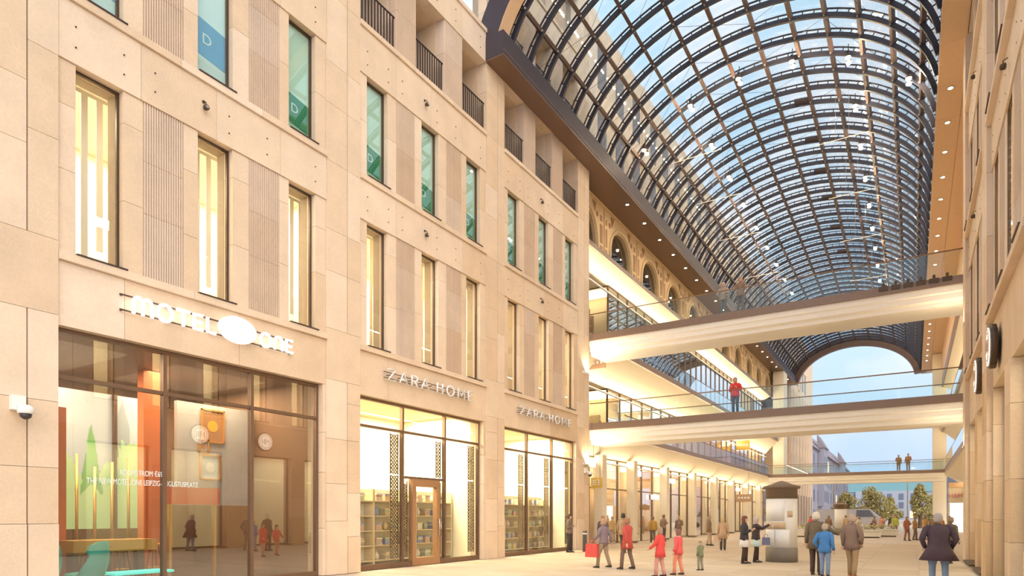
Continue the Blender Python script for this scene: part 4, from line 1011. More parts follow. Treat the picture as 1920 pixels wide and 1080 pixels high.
# wall uplights grazing the undersides of both front bridges; right pair is added fill
for i, (x, sg, z, e) in enumerate(((-13.72, 1, 8.75, 150), (-13.72, 1, 4.25, 150), (1.66, -1, 8.75, 70), (1.66, -1, 4.25, 70))):
    t = thing('wall_uplight', 'slim wall uplight (%s end) of the %s footbridge' % ('left' if sg > 0 else 'right', 'upper' if z > 5 else 'middle'), 'uplight', (x, 29.2, z), group='bridge uplights')
    MB().box(x-0.04*sg, x+0.10*sg, 28.75, 29.35, z-0.10, z-0.02).obj('housing', WHITE, t)
    area('wall_uplight_lamp', (x+0.06*sg, 29.05, z), 0.5, e, (1.0, 0.80, 0.52), (0.62*sg, 0.45, 0.64), sy=0.1)
# black spotlights standing on the edge of the upper bridge
for i in range(6):
    x = -1.0 + i*0.42; t = thing('edge_spotlight', 'tiny black spotlight on the upper bridge edge, %s from the crown side' % ordn(i), 'spotlight', (x, 29.55, 10.7), group='spotlights on the upper bridge edge')
    MB().box(x-0.16, x+0.16, 29.5, 29.6, 10.55, 10.72).obj('bracket', BRONZE, t); MB().lathe([(0.03, 0), (0.05, 0.03), (0.05, 0.13)], (x, 29.53, 10.72), 8).obj('head', BRONZE, t)

# ------------------------------------------------------------------ hanging signs, column, bollard, planters
GOLD = M('sign_gold', (0.62, 0.42, 0.10), 0.45, noise=0.05); TAN = M('sign_tan', (0.46, 0.30, 0.20), 0.5, noise=0.05)
def hanging_sign(x, y, z, w, h, mat, lab, arrow=False, top=0.5):
    t = thing('hanging_sign', lab, 'sign', (x, y, z), group='hanging direction signs')
    MB().box(x-w/2, x+w/2, y-0.04, y+0.04, z, z+h).obj('board', mat, t)
    for q in (-0.3, 0.3): m = MB(); m.tube([(x+q*w, y, z+h), (x+q*w, y, z+h+top)], 0.012, 5); m.obj('hanger', BRONZE, t)
    m = MB(); yy = y-0.05
    if arrow:
        m.tube([(x+0.22*w, yy, z+0.2*h), (x+0.22*w, yy, z+0.78*h), (x+0.05*w, yy, z+0.78*h)], 0.03, 5)
        for k in range(3): m.box(x-0.4*w, x+0.02*w, yy, yy+0.01, z+h*(0.3+0.2*k), z+h*(0.3+0.2*k)+0.04)
    else:
        for k in range(4): m.box(x-0.38*w+0.2*k*w, x-0.26*w+0.2*k*w, yy, yy+0.01, z+0.45*h, z+0.45*h+0.16)
    m.obj('symbols', POSTW, t)
hanging_sign(-14.1, 31.2, 3.1, 0.62, 0.55, GOLD, 'gold hanging sign with an arrow beside the last pilaster', True, 2.05)
hanging_sign(-14.3, 31.6, 9.45, 1.05, 0.55, TAN, 'tan hanging sign above the middle footbridge', False, 0.8)
hanging_sign(-14.2, 66.0, 8.1, 1.3, 0.95, GOLD, 'gold sign board by the first-floor gallery far back', False, 1.2)
hanging_sign(-14.1, 66.0, 3.0, 1.5, 0.75, TAN, 'tan hanging sign under the left gallery near the advertising column', False, 2.2)
for i, (x, y, z, w) in enumerate(((-14.3, 30.9, 4.2, 0.6), (-14.87, 38.9, 4.15, 1.1), (-14.87, 45.6, 4.0, 1.5), (-14.87, 42.2, 2.75, 1.2), (-14.87, 66.5, 4.1, 1.3), (-14.87, 71.5, 4.0, 1.3))):
    t = thing('light_sign', 'glowing white shop sign on the mall shopfronts, %s from the street end' % ordn(i), 'sign', (x, y, z), group='glowing white shop signs')
    MB().box(x, x+0.14, y-w/2, y+w/2, z, z+0.3).obj('light_box', SIGN_W, t); MB().box(x-0.02, x, y-w/2-0.02, y+w/2+0.02, z-0.02, z+0.32).obj('back_tray', BRONZE, t)
def litfass(x, y, lab, tex=True):
    t = thing('advertising_column', lab, 'column', (x, y, 0), group='round advertising columns')
    MB().lathe([(0.54, 0), (0.54, 0.5), (0.52, 0.52)], (x, y, 0), 36).obj('base', M('column_grey', (0.24, 0.21, 0.18), 0.7, noise=0.08), t)
    MB().lathe([(0.52, 0.52), (0.52, 2.28)], (x, y, 0), 36).obj('shaft', M('column_white', (0.80, 0.77, 0.75), 0.6, noise=0.03), t)
    MB().lathe([(0.53, 2.26), (0.53, 2.6), (0.60, 2.62), (0.63, 2.66), (0.63, 2.70), (0.35, 2.78), (0.12, 2.88), (0.02, 2.90)], (x, y, 0), 36).obj('cap', M('column_cap', (0.20, 0.14, 0.10), 0.5, noise=0.08), t)
    if tex:
        def sheet(a0, a1, z0, z1, mt, nm):
            m = MB(); rr = []
            for i in range(9):
                a = math.radians(a0+(a1-a0)*i/8); c, s_ = math.cos(a), math.sin(a)
                rr.append([(x+0.521*c, y+0.521*s_, z0), (x+0.527*c, y+0.527*s_, z0), (x+0.527*c, y+0.527*s_, z1), (x+0.521*c, y+0.521*s_, z1)])
            m.loft(rr); return m.obj(nm, mt, t)
        PT = M('poster_tan', (0.62, 0.46, 0.30), 0.6, noise=0.2, scale=9); PW_ = M('poster_paper', (0.84, 0.82, 0.82), 0.6, noise=0.03)
        sheet(-168, -118, 1.18, 1.42, PT, 'poster'); sheet(-114, -66, 1.18, 1.42, PT, 'poster'); sheet(-60, -38, 1.6, 1.82, PT, 'poster')
        for k in range(7): sheet(-160, -125+5*(k % 3), 0.66+k*0.065, 0.675+k*0.065, M('print_grey', (0.5, 0.48, 0.48), 0.6), 'printed_line')
        sheet(-172, -108, 0.56, 1.15, PW_, 'poster'); sheet(-104, -50, 0.56, 1.15, PW_, 'poster'); sheet(-165, -70, 1.46, 2.2, PW_, 'poster')
litfass(-4.02, 24.9, 'white round advertising column with a dark conical cap in the street')
litfass(-5.6, 66.0, 'small distant white advertising column behind the planters', False)
t = thing('bollard', 'dark steel bollard at the foot of the last pilaster', 'bollard', (-12.75, 26.9, 0))
MB().lathe([(0.17, 0), (0.17, 0.015), (0.10, 0.02), (0.10, 0.02)], (-12.75, 26.9, 0), 18).obj('base_plate', M('red_marker', (0.55, 0.12, 0.08), 0.6), t)
MB().lathe([(0.10, 0.02), (0.10, 0.95), (0.09, 0.97)], (-12.75, 26.9, 0), 18).obj('post', M('bollard_grey', (0.12, 0.11, 0.11), 0.5), t)
MB().lathe([(0.103, 0.80), (0.103, 0.86)], (-12.75, 26.9, 0), 18).obj('reflector_band', POSTW, t)
PLW = M('planter_white', (0.84, 0.80, 0.72), 0.5, noise=0.03); LEAF = M('leaf_mixed', (0.35, 0.36, 0.12), 0.6, noise=0.3); FLOW = M('flower_cream', (0.85, 0.74, 0.50), 0.6, noise=0.2)
def leafy(mb, c, r, n, s, rnd, flat=0.7):
    for _ in range(n):
        v = Vector((rnd.gauss(0, 1), rnd.gauss(0, 1), rnd.gauss(0, 1))); v.normalize(); v *= r*rnd.random()**0.4
        p = Vector(c) + Vector((v.x, v.y, v.z*flat)); a = Vector((rnd.gauss(0, 1), rnd.gauss(0, 1), rnd.gauss(0, 1))).normalized()*s
        b_ = a.cross(Vector((rnd.gauss(0, 1), rnd.gauss(0, 1), rnd.gauss(0, 1)))).normalized()*s*0.6
        mb.add([p-a, p+b_, p+a, p-b_], [(0, 1, 2, 3)], rnd.randrange(2))
def planter(x, y, w, lab, seed):
    rnd = random.Random(seed); t = thing('planter_bench', lab, 'planter', (x, y, 0), group='white bench planters in the mall')
    MB().prism([(x-w/2+0.06, 0.08), (x+w/2-0.06, 0.08), (x+w/2, 0.5), (x-w/2, 0.5)], y-0.55, y+0.55, 'y').obj('trough', PLW, t)
    MB().box(x-w/2-0.04, x+w/2+0.04, y-0.6, y+0.6, 0.5, 0.58).obj('rim', PLW, t); MB().box(x-w/2+0.15, x+w/2-0.15, y-0.45, y+0.45, 0, 0.08).obj('foot', BRONZE, t)
    k = 0; q = -w/2+0.35
    while q < w/2-0.2:
        m = MB(); leafy(m, (x+q, y, 0.8), 0.34, 90, 0.07, rnd); p = m.obj('plant', [LEAF, FLOW], t); q += 0.6
for i, (x, y, w) in enumerate(((-7.9, 55.5, 2.0), (-6.2, 57.0, 1.3), (-3.3, 55.6, 2.6), (-1.75, 59.5, 1.5))):
    planter(x, y, w, 'white bench planter full of flowers, %s from the advertising column' % ordn(i), i)
# shop at the right end with its pink lettering
t = thing('fashion_shopfront', 'glowing white shopfront with pink lettering beside the far right pier', 'shopfront', (4.6, 78, 0))
MB().box(3.02, 8.9, 78.0, 78.2, 2.95, 4.45).obj('fascia', CREAM, t); MB().box(3.02, 8.9, 77.9, 78.2, 4.45, 4.95).obj('soffit_band', SOFFR, t)
MB().box(3.1, 8.9, 79.8, 79.9, 0.0, 2.95).obj('glowing_back_wall', emis('shop_glow', (1.0, 0.97, 0.92), 1.6), t)  # back wall itself glows, standing in for the shop's lamps
MB().box(3.02, 3.12, 78.0, 79.8, 0, 2.95).obj('jamb', CREAM, t)
text('H&M', 0.56, (3.6, 77.98, 3.45), TXS, M('pink_letter', (0.80, 0.25, 0.30), 0.5), 'lettering', t, 0.02)
dome = thing('security_camera', 'grey dome camera hanging under the right gallery', 'camera', (3.6, 45, 5.0))
MB().tube([(4.2, 45, 5.1), (3.6, 45, 5.1), (3.6, 45, 4.85)], 0.03, 6).obj('arm', WHITE, dome); MB().lathe([(0.16, 0), (0.17, -0.1), (0.10, -0.22)], (3.6, 45, 4.85), 12).obj('dome', M('dome_smoke', (0.1, 0.1, 0.1)), dome)
t = thing('red_sign', 'small red emblem sign on the far left building', 'sign', (-13.8, 108, 8.3))
MB().box(-13.9, -13.3, 108, 108.15, 7.2, 8.6).obj('panel', M('white_panel', (0.85, 0.82, 0.82), 0.5), t); MB().lathe([(0.28, 0), (0.28, 0.05)], (-13.6, 107.95, 7.9), 14, 0, 'y').obj('emblem', M('sign_red', (0.75, 0.05, 0.05), 0.5, emit=0.3), t)

# ------------------------------------------------------------------ background beyond the mall
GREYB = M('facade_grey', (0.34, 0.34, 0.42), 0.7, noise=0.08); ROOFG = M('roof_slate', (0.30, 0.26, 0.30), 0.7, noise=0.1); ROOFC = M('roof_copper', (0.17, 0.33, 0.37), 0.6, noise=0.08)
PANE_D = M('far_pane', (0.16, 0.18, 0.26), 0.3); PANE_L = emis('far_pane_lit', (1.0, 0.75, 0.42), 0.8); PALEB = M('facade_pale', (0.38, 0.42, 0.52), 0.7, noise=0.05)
t = thing('street_house', 'grey-blue older building with bays and a slate roof beyond the mall', 'building', (-18, 160, 0))
MB().box(-26, -15.5, 122, 205, 0, 14.0).obj('wall', GREYB, t)
MB().prism([(-26.5, 14.0), (-15.0, 14.0), (-18.0, 18.0), (-24, 18.0)], 121.5, 205.5, 'y').obj('roof', ROOFG, t)
for k in range(2):
    y = 136 + k*40; q = MB().box(-15.5, -14.4, y, y+6, 3.5, 14.6).obj('bay', GREYB, t)
    MB().prism([(-15.6, 14.6), (-14.1, 14.6), (-15.6, 17.2)], y-0.3, y+6.3, 'y').obj('bay_roof', ROOFG, q)
    for z in (4.3, 7.6, 10.9):
        for a in (0.8, 3.6): MB().box(-14.4, -14.35, y+a, y+a+1.5, z, z+2.1).obj('window', PANE_D, t)
for k in range(14):
    y = 124 + k*5.8
    for z in (0.6, 4.3, 7.6, 10.9): MB().box(-15.5, -15.44, y, y+1.6, z, z+2.2).obj('window', PANE_D if (k*7+int(z)) % 5 else PANE_L, t)
t = thing('palace_building', 'broad pale building with a green copper roof closing the view', 'building', (-8, 300, 0))
MB().box(-48, 26, 300, 320, 0, 11.2).obj('wall', PALEB, t)
MB().prism([(299.5, 11.2), (320.5, 11.2), (316, 17.5), (304, 17.5)], -48.5, 26.5, 'x').obj('roof', ROOFC, t)
MB().box(-20, 4, 298.8, 300, 0, 11.6).obj('centre_block', PALEB, t)
wme = MB().box(-0.8, 0.8, -0.1, 0.0, 0, 2.4).mesh('window', PANE_D); wml = MB().box(-1.1, 1.1, -0.15, 0.0, 0, 2.6).mesh('window', PANE_L)
for i in range(18):
    for z in (0.8, 4.6, 8.0):
        x = -44 + i*4; o = put(wml if z < 2 and i % 2 else wme, 'window', t); o.location = (x, 298.75 if -20 < x < 4 else 299.95, z)
t = thing('right_house', 'dim reddish building glimpsed beside the far right pier', 'building', (16, 190, 0))
MB().box(7.5, 24, 150, 240, 0, 15).obj('wall', M('facade_rose', (0.42, 0.33, 0.36), 0.7, noise=0.06), t)
MB().prism([(7.2, 15), (24.3, 15), (20, 19.5), (11, 19.5)], 149.6, 240.4, 'y').obj('roof', ROOFG, t)
for k in range(10):
    for z in (1.0, 5.0, 8.8): MB().box(7.4, 7.5, 153+k*8, 155+k*8, z, z+2.4).obj('window', PANE_D, t)
BARK = M('bark', (0.16, 0.11, 0.08), 0.9, noise=0.2); LF1 = M('leaf_olive', (0.44, 0.41, 0.19), 0.7, noise=0.25); LF2 = M('leaf_amber', (0.52, 0.43, 0.18), 0.7, noise=0.25)
def tree(x, y, h, r, lab, seed):
    rnd = random.Random(seed); t = thing('street_tree', lab, 'tree', (x, y, 0), group='autumn trees beyond the mall')
    m = MB(); m.tube([(x, y, 0), (x+0.1, y, h*0.35), (x, y+0.1, h*0.8)], [0.28, 0.2, 0.06], 8)
    for k in range(7):
        a = rnd.uniform(0, 2*PI); z = h*rnd.uniform(0.28, 0.6); m.tube([(x, y, z), (x+r*0.6*math.cos(a), y+r*0.6*math.sin(a), z+h*0.2)], [0.1, 0.03], 5)
    m.obj('trunk', BARK, t)
    m = MB()
    for k in range(26):
        u = rnd.uniform(0.25, 1.0); rr = r*math.sin(PI*min(1, (u*0.9+0.12)))*rnd.uniform(0.3, 0.8); a = rnd.uniform(0, 2*PI)
        leafy(m, (x+rr*math.cos(a), y+rr*math.sin(a), h*u*0.93), r*0.36, 110, 0.16, rnd, 0.9)
    m.obj('crown', [LF1, LF2], t)['kind'] = 'stuff'
tree(-4.9, 100, 5.2, 2.9, 'broad olive autumn tree right of the distant column', 1); tree(-8.3, 106, 5.0, 2.4, 'olive tree in front of the grey house', 2)
tree(-3.0, 112, 4.4, 1.8, 'low rounded olive tree before the copper-roofed building', 3); tree(0.75, 102, 6.2, 1.4, 'slim conical tree left of the far right pier', 4); tree(2.4, 108, 4.6, 1.6, 'dark leafy tree half hidden by the far right pier', 5)
t = thing('delivery_van', 'long white van parked beyond the planters', 'van', (-6.5, 92, 0)); VW = M('van_white', (0.62, 0.60, 0.66), 0.4)
MB().prism([(-10.6, 0.35), (-10.6, 2.45), (-4.6, 2.5), (-3.4, 1.4), (-2.9, 1.25), (-2.9, 0.35)], 91, 93, 'y').obj('body', VW, t)
MB().prism([(-4.55, 2.35), (-4.0, 1.5), (-6.0, 1.5), (-6.0, 2.35)], 90.97, 91.0, 'y').obj('side_window', PANE_D, t)
for x in (-9.4, -4.1): MB().lathe([(0.36, 0), (0.36, 0.22)], (x, 90.95, 0.36), 16, 0, 'y').obj('wheel', M('tyre', (0.03, 0.03, 0.03), 0.8), t)
for i, (x, y, h) in enumerate(((-0.6, 98, 7.5), (-9.0, 96, 7.0))):
    t = thing('street_lamp', 'thin grey street lamp %s' % ['before the conical tree', 'left of the distant column'][i], 'street lamp', (x, y, 0), group='street lamps beyond the mall')
    MB().tube([(x, y, 0), (x, y, h), (x+0.5, y, h+0.3)], [0.09, 0.06, 0.04], 8).obj('pole', CHROME, t); MB().lathe([(0.05, 0.1), (0.22, 0), (0.2, -0.05)], (x+0.6, y, h+0.28), 10).obj('lamp_head', SIGN_W, t)

# ------------------------------------------------------------------ people
SKINM = M('skin', (0.72, 0.48, 0.36), 0.6, noise=0.04); EYEM = M('eye_dark', (0.03, 0.02, 0.02), 0.4); LIPM = M('lip', (0.50, 0.22, 0.19), 0.5)
SHOE = M('shoe_dark', (0.04, 0.03, 0.03), 0.6)
ARMS = {'down': ((0.05, -0.03, -0.28), (0.07, 0.05, -0.52)), 'phone': ((0.06, 0.0, -0.28), (-0.05, 0.24, -0.17)), 'point': ((0.04, 0.20, -0.10), (0.0, 0.46, 0.04)),
        'pocket': ((0.11, -0.09, -0.26), (0.03, 0.07, -0.46)), 'hug': ((0.22, 0.08, -0.20), (0.34, 0.26, -0.26)), 'swing': ((0.05, 0.11, -0.26), (0.05, 0.29, -0.40)), 'back': ((0.06, -0.14, -0.25), (0.06, -0.17, -0.50)), 'rail': ((0.08, 0.12, -0.25), (0.0, 0.36, -0.30))}
_pending = []; _cm = {}
def cloth(c):
    k = tuple(round(v, 2) for v in c)
    if k not in _cm: _cm[k] = M('cloth_%02d' % len(_cm), c, 0.85, noise=0.12, scale=14)
    return _cm[k]
def person(lab, x, y, z, face, H, top, bottom, hair, arms=('down', 'down'), stride=0.0, hem=0.82, style='short', skirt=None, build=1.0, lean=0.0, group='people in the street', shoes=None, collar=None, head_tilt=0.0, flare=None):
    t = thing('person', lab, 'person', (x, y, z), math.radians(face-90), group)
    k = H/1.75; B = build
    def P(a, b_, c): return Vector((a*k*B, (b_ + lean*max(0, c-0.9))*k, c*k))
    hip = [P(-0.095, 0, 0.92), P(0.095, 0, 0.92)]
    ank = [P(-0.10, stride, 0.09 + max(0, -stride)*0.15), P(0.10, -stride, 0.09 + max(0, stride)*0.15)]
    kne = [(hip[i]+ank[i])/2 + Vector((0, 0.03*k + abs(stride)*0.1, 0.02*k)) for i in (0, 1)]
    toe = [ank[i] + Vector((0.01*(-1 if i == 0 else 1), 0.15*k, -0.055*k)) for i in (0, 1)]
    sh = [P(-0.19, 0, 1.42), P(0.19, 0, 1.42)]
    el, wr, pa = [], [], []
    for i, sg in ((0, -1), (1, 1)):
        e_, w_ = ARMS[arms[i]]; E_ = sh[i] + Vector((e_[0]*sg, e_[1], e_[2]))*k; W_ = sh[i] + Vector((w_[0]*sg, w_[1], w_[2]))*k
        el.append(E_); wr.append(W_); pa.append(W_ + (W_-E_).normalized()*0.09*k)
    pel, wai, che, nek, hb = P(0, 0, 0.96), P(0, 0.01, 1.10), P(0, 0, 1.32), P(0, 0.0, 1.47), P(0, 0.02+head_tilt*0.2, 1.55)
    V = [pel, wai, che, nek, hb] + [hip[0], kne[0], ank[0], toe[0], hip[1], kne[1], ank[1], toe[1]] + [sh[0], el[0], wr[0], pa[0], sh[1], el[1], wr[1], pa[1]]
    Ed = [(0,1),(1,2),(2,3),(3,4),(0,5),(5,6),(6,7),(7,8),(0,9),(9,10),(10,11),(11,12),(2,13),(13,14),(14,15),(15,16),(2,17),(17,18),(18,19),(19,20)]
    Rr = [.085,.085,.095,.05,.052,.06,.045,.035,.026,.06,.045,.035,.026,.042,.036,.028,.032,.042,.036,.028,.032]
    me = bpy.data.meshes.new('body'); me.from_pydata(V, Ed, []); ob = put(me, 'body', t, True)
    md = ob.modifiers.new('skin', 'SKIN'); md.use_smooth_shade = True
    for i, sv in enumerate(me.skin_vertices[0].data): sv.radius = (Rr[i]*k, Rr[i]*k*0.85); sv.use_root = (i == 0)
    s_ = ob.modifiers.new('sub', 'SUBSURF'); s_.levels = 1; s_.render_levels = 1
    hc = P(0, 0.03+head_tilt*0.3, 1.645); hm = MB(); nr, nn = 9, 12; rings = []
    for i in range(nr+1):
        u = i/nr; zz = (-0.5+u)*0.225*k; prof = math.sin(PI*(0.06+0.88*u))**0.6
        jaw = 0.74+0.26*min(1, u*2.2); rings.append([(hc.x+0.076*k*prof*jaw*math.cos(a), hc.y+0.096*k*prof*(jaw if math.sin(a) < 0 else 0.94)*math.sin(a), hc.z+zz) for a in [2*PI*j/nn for j in range(nn)]])
    hm.loft(rings)
    fy = hc.y + 0.087*k
    hm.add([(hc.x-0.014*k, fy-0.004*k, hc.z-0.022*k), (hc.x+0.014*k, fy-0.004*k, hc.z-0.022*k), (hc.x, fy+0.024*k, hc.z-0.02*k), (hc.x, fy-0.002*k, hc.z+0.025*k)], [(0,1,2),(0,2,3),(1,3,2),(0,3,1)])
    for sg in (-1, 1):
        hm.box(hc.x+sg*0.03*k-0.011*k, hc.x+sg*0.03*k+0.011*k, fy-0.016*k, fy-0.001*k, hc.z+0.008*k, hc.z+0.018*k, 1)
        hm.lathe([(0.012*k, -0.008*k), (0.022*k, 0), (0.012*k, 0.008*k)], (hc.x+sg*0.077*k, hc.y, hc.z-0.005*k), 8, 0, 'x')
    hm.box(hc.x-0.022*k, hc.x+0.022*k, fy-0.02*k, fy-0.003*k, hc.z-0.056*k, hc.z-0.049*k, 2)
    for i, sg in ((0, -1), (1, 1)):
        d_ = (pa[i]-wr[i]).normalized(); sx = d_.cross(Vector((0, 1, 0.2))).normalized(); nx_ = d_.cross(sx)
        for f_, (o_, ln) in enumerate(((-0.024, .068), (-0.008, .078), (0.009, .073), (0.025, .058))):
            p0 = pa[i] + sx*o_*k; p1 = p0 + d_*ln*0.5*k; p2 = p1 + (d_*0.8 + nx_*0.6*sg).normalized()*ln*0.5*k
            hm.tube([p0-d_*0.02*k, p1, p2], [.0095*k, .009*k, .007*k], 5)
        p0 = wr[i] + d_*0.035*k + sx*0.028*k*sg; hm.tube([p0, p0 + (d_*0.5+sx*0.9*sg)*0.035*k, p0 + (d_*1.2+sx*0.8*sg)*0.055*k], [.011*k, .010*k, .008*k], 5)
    _pending.append((ob, hm.mesh('head', [SKINM, EYEM, LIPM])))
    # clothing
    def ring(c, rx, ry, n=14): return [(c.x+rx*k*B*math.cos(2*PI*j/n), c.y+ry*k*B*math.sin(2*PI*j/n), c.z) for j in range(n)]
    TM, BM = cloth(top), cloth(bottom); m = MB()
    for i in (0, 1): m.tube([hip[i]+Vector((0, 0, 0.02*k)), (hip[i]+kne[i])/2, kne[i], (kne[i]+ank[i])/2, ank[i]-Vector((0, 0, 0.02*k))], [.105*k*B, .092*k*B, .074*k, .068*k, .062*k], 10)
    m.loft([ring(P(0, 0, 0.84), .165, .115), ring(P(0, 0, 0.92), .175, .125), ring(P(0, 0, 1.02), .165, .12)]); m.obj('trousers', BM, t, True)
    m = MB(); fl = flare if flare else (0.03 if hem > 0.75 else 0.06)
    pts = [(hem, .18+fl, .14+fl*0.8), (0.95, .20, .158), (1.10, .178, .142), (1.28, .195, .15), (1.38, .20, .145), (1.45, .155, .11), (1.50, .085, .08)]
    if hem > 0.95: pts = [pts[0]] + pts[2:]
    m.loft([ring(P(0, 0, zz), a, b_) for zz, a, b_ in pts])
    for i in (0, 1): m.tube([sh[i] + Vector((0.10*k*(1 if i == 0 else -1), 0, 0.045*k)), sh[i] + Vector((0.045*k*(1 if i == 0 else -1), 0, 0.028*k)), sh[i] + (el[i]-sh[i])*0.1, (sh[i]+el[i])/2, el[i], (el[i]+wr[i])/2, wr[i]], [.03*k, .066*k, .08*k, .073*k, .063*k, .055*k, .047*k], 12)
    m.lathe([(0.085*k, 0), (0.095*k, 0.03*k), (0.07*k, 0.06*k)], P(0, 0, 1.47), 12, 1 if collar else 0)
    m.obj('jacket', [TM, cloth(collar or top)], t, True)
    if skirt:
        m = MB(); m.loft([ring(P(0, 0, 0.62), .21, .18), ring(P(0, 0, 0.75), .205, .17), ring(P(0, 0, 0.92), .19, .15)]); m.obj('skirt', cloth(skirt), t, True)
    for i in (0, 1):
        a = ank[i]; m = MB(); m.loft([[(a.x+q*k, a.y+(-0.06+0.25*u)*k, max(0.0, a.z-0.09*k)+zz*k) for q, zz in ((-.038*wd, 0.0), (.038*wd, 0.0), (.04*wd, .03), (.025*wd, hh), (-.025*wd, hh), (-.04*wd, .03))] for u, wd, hh in ((0, .8, .09), (.15, 1, .11), (.45, 1, .085), (.8, 1.05, .055), (1, .7, .04))])
        m.obj('shoe', cloth(shoes) if shoes else SHOE, t, True)
    HM = cloth(hair); m = MB(); rings = []
    lo = {'short': 0.0, 'long': -0.16, 'hat': 0.02, 'bob': -0.07}[style]
    for i in range(8):
        u = i/7; ph = u*PI*0.5
        rings.append([(hc.x+0.095*k*math.cos(ph)**0.6*math.cos(a), hc.y-0.012*k+0.115*k*math.cos(ph)**0.6*math.sin(a)*(0.88 if math.sin(a) > 0 else 1.0), hc.z+0.032*k+0.105*k*math.sin(ph)) for a in [2*PI*j/16 for j in range(16)]])
    m.loft(rings)
    if style != 'hat':                                # back and sides of the hair
        rr = []
        for zz, q in ((0.06, 1.0), (0.0, 1.03), (lo*0.6-0.045, 0.98), (lo-0.085, 0.80)):
            rr.append([(hc.x+0.096*k*q*math.cos(a), hc.y-0.012*k+0.114*k*q*math.sin(a), hc.z+zz*k) for a in [math.radians(-195+210*j/14) for j in range(15)]] + [(hc.x+0.06*k*q*math.cos(a), hc.y-0.012*k+0.07*k*q*math.sin(a), hc.z+zz*k) for a in [math.radians(15-210*j/14) for j in range(15)]])
        m.loft(rr)
    else:
        m.lathe([(0.095*k, 0), (0.10*k, 0.03*k), (0.095*k, 0.05*k)], (hc.x, hc.y-0.01*k, hc.z+0.02*k), 14)
    m.obj('hair' if style != 'hat' else 'hat', HM, t, True)
    t['wr'] = [float(c) for c in (t.matrix_basis @ wr[1])]; t['wl'] = [float(c) for c in (t.matrix_basis @ wr[0])]
    return t
def bag(p, w, h, dp, c, lab, cat='bag', strap=None):
    x, y, z = p; t = thing('hand_bag', lab, cat, (x, y, z-h-0.12)); mt = cloth(c)
    m = MB(); m.prism([(x-w/2, z-h-0.12), (x+w/2, z-h-0.12), (x+w*0.44, z-0.12), (x-w*0.44, z-0.12)], y-dp/2, y+dp/2, 'y'); m.obj('bag_body', mt, t)
    m = MB(); m.tube([(x-w*0.25, y, z-0.13), (x-w*0.2, y, z-0.02), (x, y, z+0.01), (x+w*0.2, y, z-0.02), (x+w*0.25, y, z-0.13)], 0.01, 5); m.obj('bag_handle', mt, t)
    return t
BLK, DKB, GRY, JEAN = (0.05, 0.04, 0.045), (0.12, 0.08, 0.06), (0.30, 0.28, 0.28), (0.22, 0.30, 0.46)
person('man in a dark grey-brown jacket looking at his phone before the shop window', -13.15, 26.1, 0, 15, 1.70, (0.20, 0.15, 0.12), (0.06, 0.05, 0.05), (0.10, 0.06, 0.04), ('pocket', 'phone'), 0.05, 0.86)
person('person in a dark jacket behind the bollard', -13.05, 29.6, 0, -60, 1.62, (0.16, 0.12, 0.13), (0.14, 0.12, 0.14), (0.35, 0.20, 0.10), ('down', 'down'), 0.05, 0.8)
person('tall dark-haired man in a brown-grey coat seen from behind', -10.9, 26.9, 0, 80, 1.74, (0.34, 0.23, 0.15), (0.12, 0.09, 0.08), (0.06, 0.05, 0.05), ('down', 'down'), 0.1, 0.8)
q = person('walker in a dark grey top carrying a red bag', -8.3, 18.9, 0, 170, 1.52, (0.26, 0.20, 0.22), (0.36, 0.26, 0.18), (0.45, 0.28, 0.16), ('swing', 'back'), 0.2, 0.9)
bag((q['wl'][0]-0.02, q['wl'][1]-0.05, q['wl'][2]), 0.42, 0.42, 0.16, (0.70, 0.10, 0.08), 'red shopping bag carried by the walker in dark grey')
person('walker in a long red coat and dark trousers', -7.45, 18.75, 0, 165, 1.56, (0.55, 0.09, 0.07), (0.20, 0.13, 0.10), (0.38, 0.18, 0.10), ('back', 'swing'), 0.18, 0.72)
person('child in a bright red jacket with reddish trousers at the bottom of the picture', -5.78, 16.9, 0, 175, 1.32, (0.75, 0.08, 0.07), (0.62, 0.30, 0.26), (0.36, 0.24, 0.16), ('swing', 'down'), 0.12, 0.72, 'bob')
person('smaller child in a red and pink jacket beside the first child', -5.55, 17.75, 0, 170, 1.26, (0.78, 0.12, 0.12), (0.75, 0.28, 0.18), (0.25, 0.12, 0.10), ('down', 'swing'), 0.12, 0.8, 'bob', collar=(0.85, 0.5, 0.55))
person('toddler in an olive jacket in the middle of the paving', -5.45, 19.6, 0, 150, 0.88, (0.22, 0.24, 0.14), (0.30, 0.28, 0.20), (0.35, 0.26, 0.16), ('down', 'swing'), 0.06, 0.85, 'hat')
person('person in a mustard jacket by the mall shopfronts', -13.6, 38.4, 0, 120, 1.58, (0.58, 0.36, 0.10), (0.20, 0.15, 0.12), (0.30, 0.18, 0.10), ('down', 'down'), 0.1, 0.85)
person('man in a brown-grey jacket in front of the lit shop door', -13.6, 40.4, 0, 60, 1.70, (0.34, 0.24, 0.18), (0.14, 0.10, 0.09), (0.30, 0.18, 0.10), ('down', 'phone'), 0.05, 0.85)
person('person in a dark patterned jacket with an orange cap', -12.9, 41.4, 0, -90, 1.62, (0.28, 0.20, 0.15), (0.26, 0.16, 0.10), (0.62, 0.36, 0.10), ('phone', 'down'), 0.1, 0.8, 'hat')
person('woman in a brown jacket and pale trousers walking by the shops', -9.6, 36.2, 0, 10, 1.60, (0.30, 0.20, 0.13), (0.60, 0.46, 0.36), (0.48, 0.34, 0.20), ('down', 'down'), 0.1, 0.8, 'bob')
q = person('person in a long beige coat with a bag by the gallery', -7.7, 31.5, 0, 100, 1.56, (0.55, 0.38, 0.25), (0.10, 0.08, 0.07), (0.62, 0.46, 0.24), ('down', 'down'), 0.16, 0.62, 'bob')
bag((q['wl'][0]-0.02, q['wl'][1], q['wl'][2]), 0.36, 0.26, 0.12, (0.62, 0.44, 0.34), 'light brown bag of the person in the beige coat')
